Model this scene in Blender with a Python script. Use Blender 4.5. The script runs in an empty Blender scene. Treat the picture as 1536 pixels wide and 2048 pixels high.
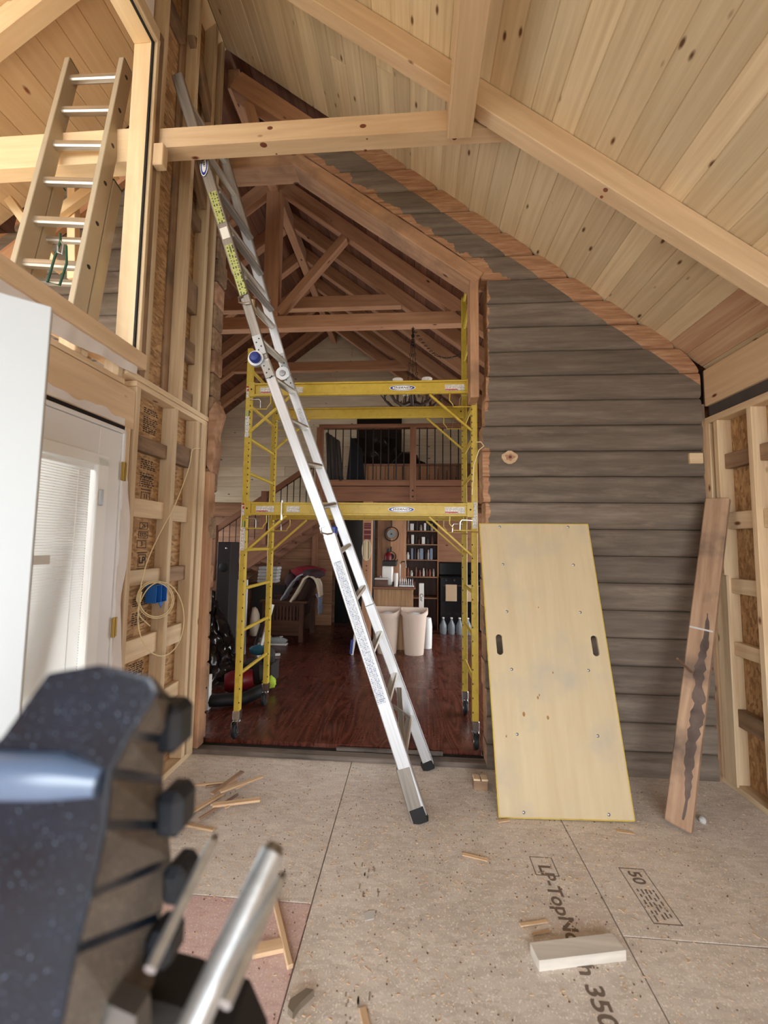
import bpy, bmesh, math, random
from mathutils import Vector, Matrix, noise
V = Vector
random.seed(7)
scene = bpy.context.scene
col = scene.collection

# ---------------------------------------------------------------- camera
# photograph frame 1536 x 2048, focal length 812 px; world: X right, Y into the room, Z up, subfloor z = 0
FPX, CAMH = 812.0, 1.53
_Y = V((827-768, 1087-1024, FPX)).normalized()
_X = -V((-10350-768, 947-1024, FPX))
_X = (_X - _Y*_X.dot(_Y)).normalized()
_Z = _Y.cross(_X); _Z = _Z if _Z.y < 0 else -_Z
def P(px, py, **k):
    """pixel of the photograph -> point on a plane x=, y= or z= of the place"""
    c = V(((px-768)/FPX, (py-1024)/FPX, 1.0))
    d = V((_X.dot(c), _Y.dot(c), _Z.dot(c)))
    a, v = next(iter(k.items())); i = 'xyz'.index(a)
    o = V((0, 0, CAMH)); t = (v-o[i])/d[i]
    return o + d*t
cam_data = bpy.data.cameras.new('camera')
cam = bpy.data.objects.new('camera', cam_data); col.objects.link(cam)
right = V((_X.x, _Y.x, _Z.x)); up = -V((_X.y, _Y.y, _Z.y)); back = -V((_X.z, _Y.z, _Z.z))
m = Matrix((right, up, back)).transposed().to_4x4(); m.translation = V((0, 0, CAMH))
cam.matrix_world = m
cam_data.sensor_fit = 'VERTICAL'; cam_data.sensor_height = 36.0; cam_data.sensor_width = 27.0
cam_data.lens = FPX/2048*36.0
cam_data.clip_start = 0.02; cam_data.clip_end = 200
cam_data.dof.use_dof = True; cam_data.dof.focus_distance = 3.3; cam_data.dof.aperture_fstop = 2.0
scene.camera = cam

# ---------------------------------------------------------------- world, light, exposure
world = bpy.data.worlds.new('sky'); scene.world = world
world.use_nodes = True
bg = world.node_tree.nodes['Background']
bg.inputs['Color'].default_value = (0.93, 0.97, 1.0, 1); bg.inputs['Strength'].default_value = 1.0
def portal(name, loc, rot, sx, sy):
    l = bpy.data.lights.new(name, 'AREA'); l.shape = 'RECTANGLE'; l.size = sx; l.size_y = sy
    l.cycles.is_portal = True
    o = bpy.data.objects.new(name, l); o.location = loc; o.rotation_euler = rot; col.objects.link(o)
portal('portal_open_front', (0.22, -2.5, 1.28), (math.radians(90), 0, 0), 3.6, 2.62)
portal('portal_cabin_window', (3.05, 4.9, 1.5), (0, math.radians(90), 0), 1.7, 3.9)
portal('portal_cabin_left_gap', (-4.38, 5.3, 1.4), (0, math.radians(-90), 0), 1.3, 4.4)  # for the unseen opening added on the left to brighten the cabin
portal('portal_porch_side', (-4.9, 0.9, 1.6), (0, math.radians(-90), 0), 3.6, 6.0)
vs = scene.view_settings
vs.view_transform = 'Standard'; vs.look = 'None'; vs.gamma = 1.0; vs.use_curve_mapping = False
vs.exposure = 3.15
scene.cycles.max_bounces = 10; scene.cycles.diffuse_bounces = 6; scene.cycles.transparent_max_bounces = 12

# ---------------------------------------------------------------- helpers: materials
def srgb(r, g, b):
    f = lambda c: c/12.92 if c <= 0.04045 else ((c+0.055)/1.055)**2.4
    return (f(r/255), f(g/255), f(b/255), 1)
MATS = {}
class NT:
    def __init__(s, name):
        s.m = bpy.data.materials.new(name); s.m.use_nodes = True
        s.t = s.m.node_tree; s.b = s.t.nodes['Principled BSDF']; MATS[name] = s.m
    def n(s, typ, **k):
        x = s.t.nodes.new(typ)
        for a, v in k.items():
            if a.startswith('i_'):
                x.inputs[int(a[2:]) if a[2:].isdigit() else a[2:]].default_value = v
            else: setattr(x, a, v)
        return x
    def l(s, a, b): s.t.links.new(a, b)
    def math(s, op, a, b=None, c=None):
        x = s.n('ShaderNodeMath', operation=op)
        for i, v in enumerate((a, b, c)):
            if v is None: continue
            if isinstance(v, (int, float)): x.inputs[i].default_value = v
            else: s.l(v, x.inputs[i])
        return x.outputs[0]
    def ramp(s, fac, stops):
        r = s.n('ShaderNodeValToRGB'); e = r.color_ramp.elements
        while len(e) < len(stops): e.new(0.5)
        for el, (p, c) in zip(e, stops): el.position = p; el.color = c if len(c) == 4 else (*c, 1)
        s.l(fac, r.inputs[0]); return r.outputs[0]
    def mix(s, fac, a, b, blend='MIX'):
        x = s.n('ShaderNodeMix', data_type='RGBA', blend_type=blend)
        for i, v in ((0, fac), (6, a), (7, b)):
            if isinstance(v, (int, float)): x.inputs[i].default_value = v
            elif isinstance(v, tuple): x.inputs[i].default_value = v
            else: s.l(v, x.inputs[i])
        return x.outputs[2]
    def noise(s, vec, scale, detail=3, rough=0.5, dist=0.0):
        x = s.n('ShaderNodeTexNoise'); x.inputs['Scale'].default_value = scale; x.inputs['Detail'].default_value = detail
        x.inputs['Roughness'].default_value = rough; x.inputs['Distortion'].default_value = dist
        s.l(vec, x.inputs['Vector']); return x.outputs['Fac']
    def coords(s, scale=(1, 1, 1), kind='Object', rnd=True):
        tc = s.n('ShaderNodeTexCoord'); v = tc.outputs[kind]
        if rnd:
            oi = s.n('ShaderNodeObjectInfo'); k = s.math('MULTIPLY', oi.outputs['Random'], 37.0)
            c = s.n('ShaderNodeCombineXYZ'); [s.l(k, c.inputs[i]) for i in range(3)]
            a = s.n('ShaderNodeVectorMath', operation='ADD'); s.l(v, a.inputs[0]); s.l(c.outputs[0], a.inputs[1]); v = a.outputs[0]
            s.rnd = oi.outputs['Random']
        mp = s.n('ShaderNodeVectorMath', operation='MULTIPLY'); s.l(v, mp.inputs[0]); mp.inputs[1].default_value = scale
        return mp.outputs[0], v
    def tint(s, colr, amt):
        k = s.math('MULTIPLY_ADD', s.rnd, 2*amt, 1-amt)
        c = s.n('ShaderNodeCombineColor'); [s.l(k, c.inputs[i]) for i in range(3)]
        return s.mix(1.0, colr, c.outputs[0], 'MULTIPLY')
    def bump(s, h, strength=0.3, dist=0.01):
        b = s.n('ShaderNodeBump'); b.inputs['Strength'].default_value = strength; b.inputs['Distance'].default_value = dist
        s.l(h, b.inputs['Height']); s.l(b.outputs[0], s.b.inputs['Normal'])
    def out(s, colr, rough=0.6, metal=0.0, spec=0.4):
        if isinstance(colr, tuple): s.b.inputs['Base Color'].default_value = colr
        else: s.l(colr, s.b.inputs['Base Color'])
        if isinstance(rough, float) or isinstance(rough, int): s.b.inputs['Roughness'].default_value = rough
        else: s.l(rough, s.b.inputs['Roughness'])
        s.b.inputs['Metallic'].default_value = metal; s.b.inputs['Specular IOR Level'].default_value = spec
        return s.m
def plain(name, c, rough=0.6, metal=0.0, spec=0.4, var=0.0):
    n = NT(name)
    if var:
        v, _ = n.coords((1, 1, 1)); f = n.noise(v, 9, 4)
        d = tuple(x*(1-var) for x in c[:3])+(1,); return n.out(n.ramp(f, [(0.3, d), (0.7, c)]), rough, metal, spec)
    return n.out(c, rough, metal, spec)
GREY = .84
def wood(name, light, dark, knot=None, tint=0.1, rough=0.62, grain=14.0, kn=0.055, contrast=(0.35, 0.72), axis='X', stain=None, spec=0.25, bump=0.25, kfreq=1.0):
    """boards: grain along the local axis, knots, a tint of its own for every board"""
    def grey(c):
        l = .3*c[0]+.59*c[1]+.11*c[2]; return tuple(l+(q-l)*GREY for q in c[:3])+(1,)
    light, dark = grey(light), grey(dark); stain = grey(stain) if stain else None
    n = NT(name)
    i = 'XYZ'.index(axis); sc = [grain]*3; sc[i] = 0.9
    v, raw = n.coords(tuple(sc))
    f = n.noise(v, 1.6, 5, 0.6, 0.6)
    sc2 = [grain*3.2]*3; sc2[i] = 1.6
    mp = n.n('ShaderNodeVectorMath', operation='MULTIPLY'); n.l(raw, mp.inputs[0]); mp.inputs[1].default_value = sc2
    f2 = n.noise(mp.outputs[0], 1.0, 3)
    ff = n.math('MULTIPLY_ADD', f2, 0.45, n.math('MULTIPLY', f, 0.62))
    c = n.ramp(ff, [(contrast[0], dark), (contrast[1], light)])
    if stain:
        g = n.noise(raw, 2.3, 4, 0.65); c = n.mix(n.ramp(g, [(0.5, (0, 0, 0)), (0.72, (1, 1, 1))]), c, stain)
    if knot:
        vo = n.n('ShaderNodeTexVoronoi'); sk = [5.5*kfreq]*3; sk[i] = 2.6*kfreq
        mk = n.n('ShaderNodeVectorMath', operation='MULTIPLY'); n.l(raw, mk.inputs[0]); mk.inputs[1].default_value = sk
        n.l(mk.outputs[0], vo.inputs['Vector']); vo.inputs['Scale'].default_value = 1.0
        kf = n.ramp(vo.outputs['Distance'], [(kn*0.7, (1, 1, 1)), (kn*1.6, (0, 0, 0))])
        c = n.mix(kf, c, knot)
    c = n.tint(c, tint)
    n.bump(ff, bump, 0.004)
    return n.out(c, rough, 0, spec)

# woods
wood('pine_ceiling', srgb(228, 206, 164), srgb(202, 174, 130), srgb(104, 70, 44), 0.14, grain=12, kfreq=1.9, kn=0.085)
wood('pine_ceiling_red', srgb(210, 174, 136), srgb(182, 134, 100), srgb(110, 60, 40), 0.08, grain=11)
wood('pine_beam', srgb(228, 196, 152), srgb(206, 168, 124), srgb(104, 52, 32), 0.04, grain=9, kn=0.05)
wood('pine_stud', srgb(224, 198, 156), srgb(194, 160, 118), srgb(112, 70, 42), 0.13, grain=12)
wood('pine_weathered', srgb(168, 134, 98), srgb(112, 82, 58), srgb(70, 48, 34), 0.15, grain=10, stain=srgb(88, 74, 64))
wood('pine_porch', srgb(250, 222, 174), srgb(236, 198, 144), srgb(150, 84, 46), 0.07, grain=9, kn=0.06)
wood('cabin_roof', srgb(132, 82, 52), srgb(92, 53, 33), srgb(52, 26, 18), 0.2, grain=8, kn=0.06)
wood('cabin_beam', srgb(206, 150, 104), srgb(166, 112, 74), srgb(66, 34, 22), 0.1, grain=8, kn=0.05)
wood('cabin_rail', srgb(160, 106, 72), srgb(122, 76, 48), srgb(60, 32, 22), 0.08, grain=9)
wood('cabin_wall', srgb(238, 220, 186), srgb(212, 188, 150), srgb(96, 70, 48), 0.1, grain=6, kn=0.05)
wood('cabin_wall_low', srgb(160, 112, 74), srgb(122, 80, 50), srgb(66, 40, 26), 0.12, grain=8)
wood('dark_oak', srgb(104, 66, 46), srgb(66, 40, 28), None, 0.1, grain=10, rough=0.45)
wood('raw_log', srgb(196, 150, 112), srgb(138, 94, 64), srgb(78, 44, 30), 0.14, grain=7, stain=srgb(118, 82, 58), axis='X')
wood('trim_rough', srgb(200, 152, 108), srgb(156, 108, 72), srgb(80, 52, 38), 0.1, grain=8, stain=srgb(140, 104, 76))
wood('old_plank', srgb(188, 152, 118), srgb(136, 102, 76), srgb(74, 50, 40), 0.05, grain=8, stain=srgb(92, 76, 68), kn=0.06)
wood('threshold_wood', srgb(134, 120, 108), srgb(74, 63, 56), None, 0.1, grain=8, stain=srgb(58, 50, 46))
wood('plywood_panel', srgb(206, 186, 146), srgb(187, 163, 120), None, 0.02, grain=7, axis='X', contrast=(0.25, 0.8), stain=srgb(180, 166, 142))
wood('oak_ply', srgb(186, 144, 96), srgb(128, 90, 56), None, 0.04, grain=16, axis='X')
wood('splinter', srgb(224, 192, 150), srgb(186, 146, 104), None, 0.15, grain=16)
wood('white_lumber', srgb(214, 208, 196), srgb(188, 180, 168), None, 0.03, grain=12)

# stained log siding: grey-brown stain with weathered streaks; bare wood where the old roof and trim covered it
def log_mat():
    n = NT('log_stain')
    v, raw = n.coords((0.9, 9, 9))
    f = n.noise(v, 2.0, 5, 0.65)
    c = n.ramp(f, [(0.28, srgb(92, 81, 72)), (0.55, srgb(113, 101, 90)), (0.78, srgb(136, 123, 111))])
    mp = n.n('ShaderNodeVectorMath', operation='MULTIPLY'); n.l(raw, mp.inputs[0]); mp.inputs[1].default_value = (0.55, 3, 3)
    w = n.noise(mp.outputs[0], 2.2, 5, 0.7)
    c = n.mix(n.ramp(w, [(0.56, (0, 0, 0)), (0.74, (0.55, 0.55, 0.55))]), c, srgb(150, 136, 122))
    g = n.n('ShaderNodeNewGeometry'); sp = n.n('ShaderNodeSeparateXYZ'); n.l(g.outputs['Position'], sp.inputs[0])
    x, y, z = sp.outputs
    wob = n.math('MULTIPLY', n.math('SUBTRACT', n.noise(raw, 14, 3), 0.5), 0.05)
    # bare band under the new ceiling: straight edge of the old roof line, mirrored about the ridge
    ax = n.math('ABSOLUTE', n.math('ADD', x, 1.578))
    s1 = n.math('MULTIPLY_ADD', ax, 0.77, z)                      # = 5.605 on the ceiling line
    f1 = n.math('GREATER_THAN', s1, 5.605-0.175)
    # bare band beside the sloping trim of the opening and along its upright edge
    s2 = n.math('ADD', n.math('MULTIPLY_ADD', x, 0.73, z), n.math('MULTIPLY', n.math('SUBTRACT', n.noise(raw, 5, 4, 0.6), 0.5), 0.34))
    f2 = n.math('MULTIPLY', n.math('LESS_THAN', s2, 3.564+0.503*0.73+0.085), n.math('GREATER_THAN', z, 3.50))
    f3 = n.math('LESS_THAN', n.math('ADD', x, n.math('MULTIPLY', wob, 1.4)), 0.54)
    zz = n.math('ADD', z, n.math('MULTIPLY', wob, 2)); f3 = n.math('MULTIPLY', f3, n.math('LESS_THAN', zz, 3.60))
    f3 = n.math('MULTIPLY', f3, n.math('GREATER_THAN', zz, 1.68))
    f3 = n.math('MULTIPLY', f3, n.math('SUBTRACT', 1.0, n.math('MULTIPLY', n.math('GREATER_THAN', zz, 2.22), n.math('LESS_THAN', zz, 2.50))))
    front = n.math('GREATER_THAN', x, -1.5)
    bare = n.math('MAXIMUM', f1, n.math('MULTIPLY', front, n.math('MAXIMUM', f2, f3)))
    mp2 = n.n('ShaderNodeVectorMath', operation='MULTIPLY'); n.l(raw, mp2.inputs[0]); mp2.inputs[1].default_value = (3, 16, 30)
    b = n.ramp(n.noise(mp2.outputs[0], 2, 4, 0.6), [(0.25, srgb(134, 98, 74)), (0.5, srgb(166, 124, 94)), (0.75, srgb(190, 154, 122))])
    c = n.mix(bare, n.tint(c, 0.13), b)
    n.bump(f, 0.3, 0.004)
    return n.out(c, 0.7, 0, 0.2)
log_mat()

def osb_mat(name, tone=1.0):
    n = NT(name)
    v, raw = n.coords((11, 30, 30))
    vo = n.n('ShaderNodeTexVoronoi'); n.l(v, vo.inputs['Vector']); vo.inputs['Scale'].default_value = 2.4
    d = n.noise(raw, 18, 5, 0.7, 2.0)
    sp = n.n('ShaderNodeSeparateColor'); n.l(vo.outputs['Color'], sp.inputs[0])
    k = n.math('MULTIPLY_ADD', sp.outputs[0], 0.5, n.math('MULTIPLY', d, 0.6))
    c = n.ramp(k, [(0.2, srgb(126*tone, 96*tone, 66*tone)), (0.5, srgb(164*tone, 128*tone, 90*tone)), (0.8, srgb(190*tone, 154*tone, 112*tone))])
    n.bump(k, 0.3, 0.003)
    return n.out(c, 0.75, 0, 0.2)
osb_mat('osb')

def subfloor_mat(name, a, b, flake):
    n = NT(name)
    v, raw = n.coords((1, 1, 1))
    f = n.noise(raw, 3.0, 6, 0.7); g = n.noise(raw, 60, 4, 0.7, 1.5); h = n.noise(raw, 150, 2, 0.6)
    mpv = n.n('ShaderNodeVectorMath', operation='MULTIPLY'); n.l(raw, mpv.inputs[0]); mpv.inputs[1].default_value = (60, 18, 30)
    vo = n.n('ShaderNodeTexVoronoi'); n.l(mpv.outputs[0], vo.inputs['Vector']); vo.inputs['Scale'].default_value = 1.0
    sp = n.n('ShaderNodeSeparateColor'); n.l(vo.outputs['Color'], sp.inputs[0])
    k = n.math('ADD', n.math('MULTIPLY', f, 0.5), n.math('MULTIPLY_ADD', sp.outputs[0], 0.18, n.math('MULTIPLY', g, 0.32)))
    c = n.ramp(k, [(0.33, b), (0.66, a)])
    c = n.mix(n.ramp(h, [(0.58, (0, 0, 0)), (0.68, (0.8, 0.8, 0.8))]), c, flake)
    c = n.mix(n.ramp(n.noise(raw, 90, 2, 0.5), [(0.24, (0.6, 0.6, 0.6)), (0.32, (0, 0, 0))]), c, srgb(96, 76, 60))
    n.bump(g, 0.25, 0.003)
    return n.out(c, 0.85, 0, 0.15)
subfloor_mat('subfloor', srgb(216, 207, 197), srgb(186, 174, 163), srgb(246, 240, 232))
subfloor_mat('subfloor_pink', srgb(206, 182, 176), srgb(186, 154, 148), srgb(232, 222, 216))
def redfloor():
    n = NT('red_floor')
    v, raw = n.coords((5, 0.45, 1))
    f = n.noise(v, 1.3, 2, 0.4, 0.5)
    w = n.math('PINGPONG', n.math('MULTIPLY', f, 34.0), 1.0)
    c = n.ramp(w, [(0.0, srgb(58, 27, 20)), (0.5, srgb(84, 42, 31)), (1.0, srgb(100, 54, 42))])
    d = n.noise(raw, 4, 5, 0.7)
    c = n.mix(n.ramp(d, [(0.55, (0, 0, 0)), (0.8, (0.2, 0.2, 0.2))]), c, srgb(130, 106, 94))
    return n.out(c, n.ramp(d, [(0.3, (0.2, 0.2, 0.2)), (0.8, (0.42, 0.42, 0.42))]), 0, 0.5)
redfloor()

plain('seam_red', srgb(110, 62, 50), 0.8)
plain('dark_gap', srgb(34, 28, 26), 0.9)
plain('felt_black', srgb(80, 74, 70), 0.9, var=0.2)
plain('white_paint', srgb(232, 232, 232), 0.35, spec=0.5)
plain('white_door', srgb(206, 212, 216), 0.45, spec=0.4)
plain('white_vinyl', srgb(240, 242, 240), 0.4)
plain('house_wrap', srgb(226, 218, 212), 0.7, var=0.08)
plain('brass', srgb(168, 138, 74), 0.35, 0.9)
plain('rubber_black', srgb(22, 22, 24), 0.6)
plain('chrome', srgb(196, 196, 196), 0.22, 1.0)
plain('steel_grey', srgb(150, 152, 154), 0.38, 1.0)
plain('black_metal', srgb(26, 22, 20), 0.5)
plain('blue_plastic', srgb(34, 100, 178), 0.45)
plain('hinge_blue', srgb(40, 58, 130), 0.4)
plain('cable', srgb(222, 202, 158), 0.55)
plain('ink', srgb(52, 42, 38), 0.9)
plain('ink_soft', srgb(112, 98, 88), 0.95)
plain('logo_blue', srgb(28, 50, 140), 0.4)
plain('logo_white', srgb(240, 240, 240), 0.4)
plain('logo_black', srgb(18, 18, 22), 0.4)
plain('sticker_red', srgb(190, 40, 40), 0.5)
plain('black_plastic_sheet', srgb(20, 20, 22), 0.2, spec=0.6)
plain('black_cloth', srgb(30, 30, 34), 0.85, var=0.3)
plain('grey_cloth', srgb(168, 166, 176), 0.9, var=0.2)
plain('cream_cloth', srgb(214, 198, 174), 0.9, var=0.15)
plain('blue_grey_cloth', srgb(128, 138, 158), 0.9, var=0.2)
plain('red_cloth', srgb(128, 24, 36), 0.9, var=0.3)
plain('brown_cushion', srgb(72, 50, 42), 0.8, var=0.2)
plain('plum_cloth', srgb(66, 46, 50), 0.9, var=0.2)
plain('bin_plastic', srgb(206, 186, 170), 0.5)
plain('bag_white', srgb(222, 222, 224), 0.5)
plain('red_paint', srgb(104, 16, 22), 0.4)
plain('maroon', srgb(104, 26, 32), 0.6)
plain('cardboard', srgb(178, 152, 122), 0.85)
plain('white_card', srgb(222, 220, 216), 0.7)
plain('dark_box', srgb(44, 38, 36), 0.7)
plain('glass_jar', srgb(160, 150, 140), 0.15, spec=0.7)
plain('spice_red', srgb(120, 62, 44), 0.5)
plain('teal', srgb(34, 88, 108), 0.7)
plain('hi_vis', srgb(160, 186, 52), 0.6)
plain('shoe_grey', srgb(150, 156, 156), 0.8)
plain('stove_black', srgb(18, 18, 20), 0.18, spec=0.6)
plain('counter_top', srgb(120, 78, 52), 0.5)
plain('antler', srgb(58, 40, 28), 0.6)
plain('frosted_glass', srgb(214, 206, 196), 0.5)
plain('galvanised', srgb(170, 172, 172), 0.4, 0.9)
plain('grey_flake', srgb(190, 188, 184), 0.8)
plain('ground', srgb(150, 146, 128), 0.95, var=0.2)
plain('dry_grey_wedge', srgb(120, 108, 92), 0.8, var=0.3)
plain('green_strap', srgb(30, 74, 56), 0.7)
plain('ladder_fibre', srgb(186, 172, 148), 0.5, var=0.06)

def yellow():
    n = NT('yellow_paint'); v, raw = n.coords((1, 1, 1), rnd=True)
    f = n.noise(raw, 22, 5, 0.7)
    c = n.ramp(f, [(0.28, srgb(164, 138, 50)), (0.42, srgb(186, 158, 56)), (0.7, srgb(198, 170, 66))])
    return n.out(c, 0.42, 0, 0.45)
yellow()
def alu(name, c1, c2, rough):
    n = NT(name); v, raw = n.coords((1.0, 30, 30)); f = n.noise(v, 3, 4, 0.6)
    return n.out(n.ramp(f, [(0.3, c2), (0.7, c1)]), rough, 0.85, 0.5)
alu('aluminium', srgb(220, 223, 227), srgb(198, 201, 206), 0.48)
alu('aluminium_dull', srgb(166, 160, 152), srgb(136, 130, 124), 0.5)
alu('rod_steel', srgb(222, 228, 232), srgb(200, 206, 210), 0.35)
alu('rung_metal', srgb(226, 222, 212), srgb(186, 180, 168), 0.35)
def printed(name, base, inkc, sx, sy, thr, axis_u='X', axis_v='Z'):
    """flat print: rows of small dark dashes"""
    n = NT(name); tc = n.n('ShaderNodeTexCoord')
    sp = n.n('ShaderNodeSeparateXYZ'); n.l(tc.outputs['Object'], sp.inputs[0])
    u = sp.outputs['XYZ'.index(axis_u)]; w = sp.outputs['XYZ'.index(axis_v)]
    row = n.math('FLOOR', n.math('MULTIPLY', w, sy)); fr = n.math('FRACT', n.math('MULTIPLY', w, sy))
    cb = n.n('ShaderNodeCombineXYZ'); n.l(n.math('MULTIPLY', u, sx), cb.inputs[0]); n.l(n.math('MULTIPLY', row, 7.3), cb.inputs[1])
    f = n.noise(cb.outputs[0], 1.0, 1)
    on = n.math('MULTIPLY', n.math('GREATER_THAN', f, thr), n.math('GREATER_THAN', fr, 0.45))
    return n.out(n.mix(on, base, inkc), 0.5)
printed('label_white', srgb(232, 228, 220), srgb(110, 104, 100), 260, 110, 0.45)
printed('label_yellow', srgb(176, 180, 108), srgb(76, 80, 54), 90, 60, 0.5, 'X', 'Y')
printed('label_clear', srgb(206, 210, 216), srgb(128, 142, 168), 150, 100, 0.5, 'Y', 'X')
printed('print_osb', srgb(150, 106, 68), srgb(48, 36, 32), 150, 60, 0.48, 'Y', 'Z')
printed('sign_maroon', srgb(96, 24, 30), srgb(176, 120, 104), 60, 22, 0.56)
printed('plaque_cream', srgb(214, 198, 160), srgb(120, 92, 60), 60, 40, 0.52)

def glass():
    n = NT('window_glass'); t = n.t
    tr = n.n('ShaderNodeBsdfTransparent'); gl = n.n('ShaderNodeBsdfGlossy'); gl.inputs['Roughness'].default_value = 0.02
    mx = n.n('ShaderNodeMixShader'); mx.inputs[0].default_value = 0.035; n.l(tr.outputs[0], mx.inputs[1]); n.l(gl.outputs[0], mx.inputs[2])
    n.l(mx.outputs[0], t.nodes['Material Output'].inputs['Surface'])
glass()
def clear_plastic():
    n = NT('clear_plastic'); t = n.t
    tr = n.n('ShaderNodeBsdfTransparent'); tr.inputs[0].default_value = (0.8, 0.84, 0.86, 1)
    mx = n.n('ShaderNodeMixShader'); mx.inputs[0].default_value = 0.5
    n.b.inputs['Base Color'].default_value = srgb(150, 156, 160); n.b.inputs['Roughness'].default_value = 0.15
    n.l(tr.outputs[0], mx.inputs[1]); n.l(n.b.outputs[0], mx.inputs[2]); n.l(mx.outputs[0], t.nodes['Material Output'].inputs['Surface'])
clear_plastic()
def blind():
    n = NT('blind_slat'); t = n.t
    tl = n.n('ShaderNodeBsdfTranslucent'); tl.inputs[0].default_value = (0.93, 0.95, 0.96, 1)
    mx = n.n('ShaderNodeMixShader'); mx.inputs[0].default_value = 0.62
    n.b.inputs['Base Color'].default_value = (0.85, 0.87, 0.88, 1)
    n.l(n.b.outputs[0], mx.inputs[1]); n.l(tl.outputs[0], mx.inputs[2]); n.l(mx.outputs[0], t.nodes['Material Output'].inputs['Surface'])
blind()
def speckled(name, base, spot, scale, thr, rough):
    n = NT(name); v, raw = n.coords((1, 1, 1)); f = n.noise(raw, scale, 2, 0.5)
    g = n.noise(raw, 14, 4, 0.6); d = tuple(x*0.55 for x in base[:3])+(1,)
    c = n.ramp(g, [(0.35, d), (0.7, base)])
    c = n.mix(n.ramp(f, [(thr, (0, 0, 0)), (thr+0.06, (1, 1, 1))]), c, spot)
    return n.out(c, rough, 0, 0.5)
speckled('tool_blue', srgb(26, 36, 52), srgb(96, 112, 130), 360, 0.66, 0.25)
speckled('tool_brown', srgb(118, 109, 101), srgb(170, 164, 146), 360, 0.62, 0.6)

# ---------------------------------------------------------------- helpers: objects
WM = {}                       # world matrix of every object made here
def link(name, mesh, mat, M=None, parent=None):
    o = bpy.data.objects.new(name, mesh); col.objects.link(o)
    M = M.copy() if M is not None else Matrix.Identity(4)
    if mesh is not None and mat is not None and not mesh.materials:
        for q in (mat if isinstance(mat, (list, tuple)) else (mat,)): mesh.materials.append(MATS[q])
    if parent is not None:
        o.parent = parent; o.matrix_parent_inverse = WM[parent].inverted()
    o.matrix_basis = M; WM[o] = M
    return o
def tag(o, label=None, cat=None, group=None, kind=None):
    if label: o['label'] = label
    if cat: o['category'] = cat
    if group: o['group'] = group
    if kind: o['kind'] = kind
    return o
def thing(name, label, cat, loc=(0, 0, 0), group=None, kind=None):
    return tag(link(name, None, None, Matrix.Translation(V(loc))), label, cat, group, kind)
def mesh_of(verts, faces, smooth=False, mi=None):
    me = bpy.data.meshes.new('m'); me.from_pydata([tuple(v) for v in verts], [], faces)
    bm = bmesh.new(); bm.from_mesh(me); bmesh.ops.recalc_face_normals(bm, faces=bm.faces); bm.to_mesh(me); bm.free()
    if smooth: me.polygons.foreach_set('use_smooth', [True]*len(me.polygons)); me.set_sharp_from_angle(angle=0.7)
    if mi: me.polygons.foreach_set('material_index', mi)
    me.update(); return me
CACHE = {}
def cbox_mesh(lx, ly, lz, mat, ch=0.003):
    k = (round(lx, 4), round(ly, 4), round(lz, 4), mat, ch)
    if k in CACHE: return CACHE[k]
    ch = min(ch, lx*.3, ly*.3, lz*.3)
    me = bpy.data.meshes.new('box'); bm = bmesh.new(); bmesh.ops.create_cube(bm, size=1.0)
    for v in bm.verts: v.co = V((v.co.x*lx, v.co.y*ly, v.co.z*lz))
    if ch > 0: bmesh.ops.bevel(bm, geom=bm.edges[:], offset=ch, segments=1, affect='EDGES', profile=0.5)
    bm.to_mesh(me); bm.free(); me.materials.append(MATS[mat]); CACHE[k] = me; return me
def frame(x, zhint):
    x = x.normalized(); z = zhint - x*zhint.dot(x)
    if z.length < 1e-5: z = V((1, 0, 0)) if abs(x.x) < .9 else V((0, 1, 0)); z = z - x*z.dot(x)
    z.normalize(); y = z.cross(x)
    return Matrix((x, y, z)).transposed().to_4x4()
def beam(name, a, b, w, t, mat, parent=None, up=(0, 0, 1), ch=0.003):
    """bar from a to b, t thick along up, w wide across"""
    a, b = V(a), V(b); M = frame(b-a, V(up)); M.translation = (a+b)/2
    return link(name, cbox_mesh((b-a).length, w, t, mat, ch), None, M, parent)
def box(name, lo, hi, mat, parent=None, ch=0.003, along=None):
    lo, hi = V(lo), V(hi); d = hi-lo; c = (lo+hi)/2
    i = 'xyz'.index(along) if along else max(range(3), key=lambda q: d[q])
    ax = V((0, 0, 0)); ax[i] = 1
    upv = {0: V((0, 0, 1)), 1: V((0, 0, 1)), 2: V((0, 1, 0))}[i]
    M = frame(ax, upv); M.translation = c
    if i == 0: s = (d.x, d.y, d.z)
    elif i == 1: s = (d.y, d.x, d.z)
    else: s = (d.z, d.x, d.y)
    return link(name, cbox_mesh(*s, mat, ch), None, M, parent)
def prism(name, poly, ext, mat, parent=None, smooth=False):
    """planar polygon (3D points) pushed along ext"""
    n = len(poly); c = sum((V(p) for p in poly), V())/n
    v = [V(p)-c for p in poly]; e = V(ext); v += [p+e for p in v]
    f = [list(range(n)), list(range(2*n-1, n-1, -1))] + [[i, (i+1) % n, n+(i+1) % n, n+i] for i in range(n)]
    return link(name, mesh_of(v, f, smooth), mat, Matrix.Translation(c), parent)
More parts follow.
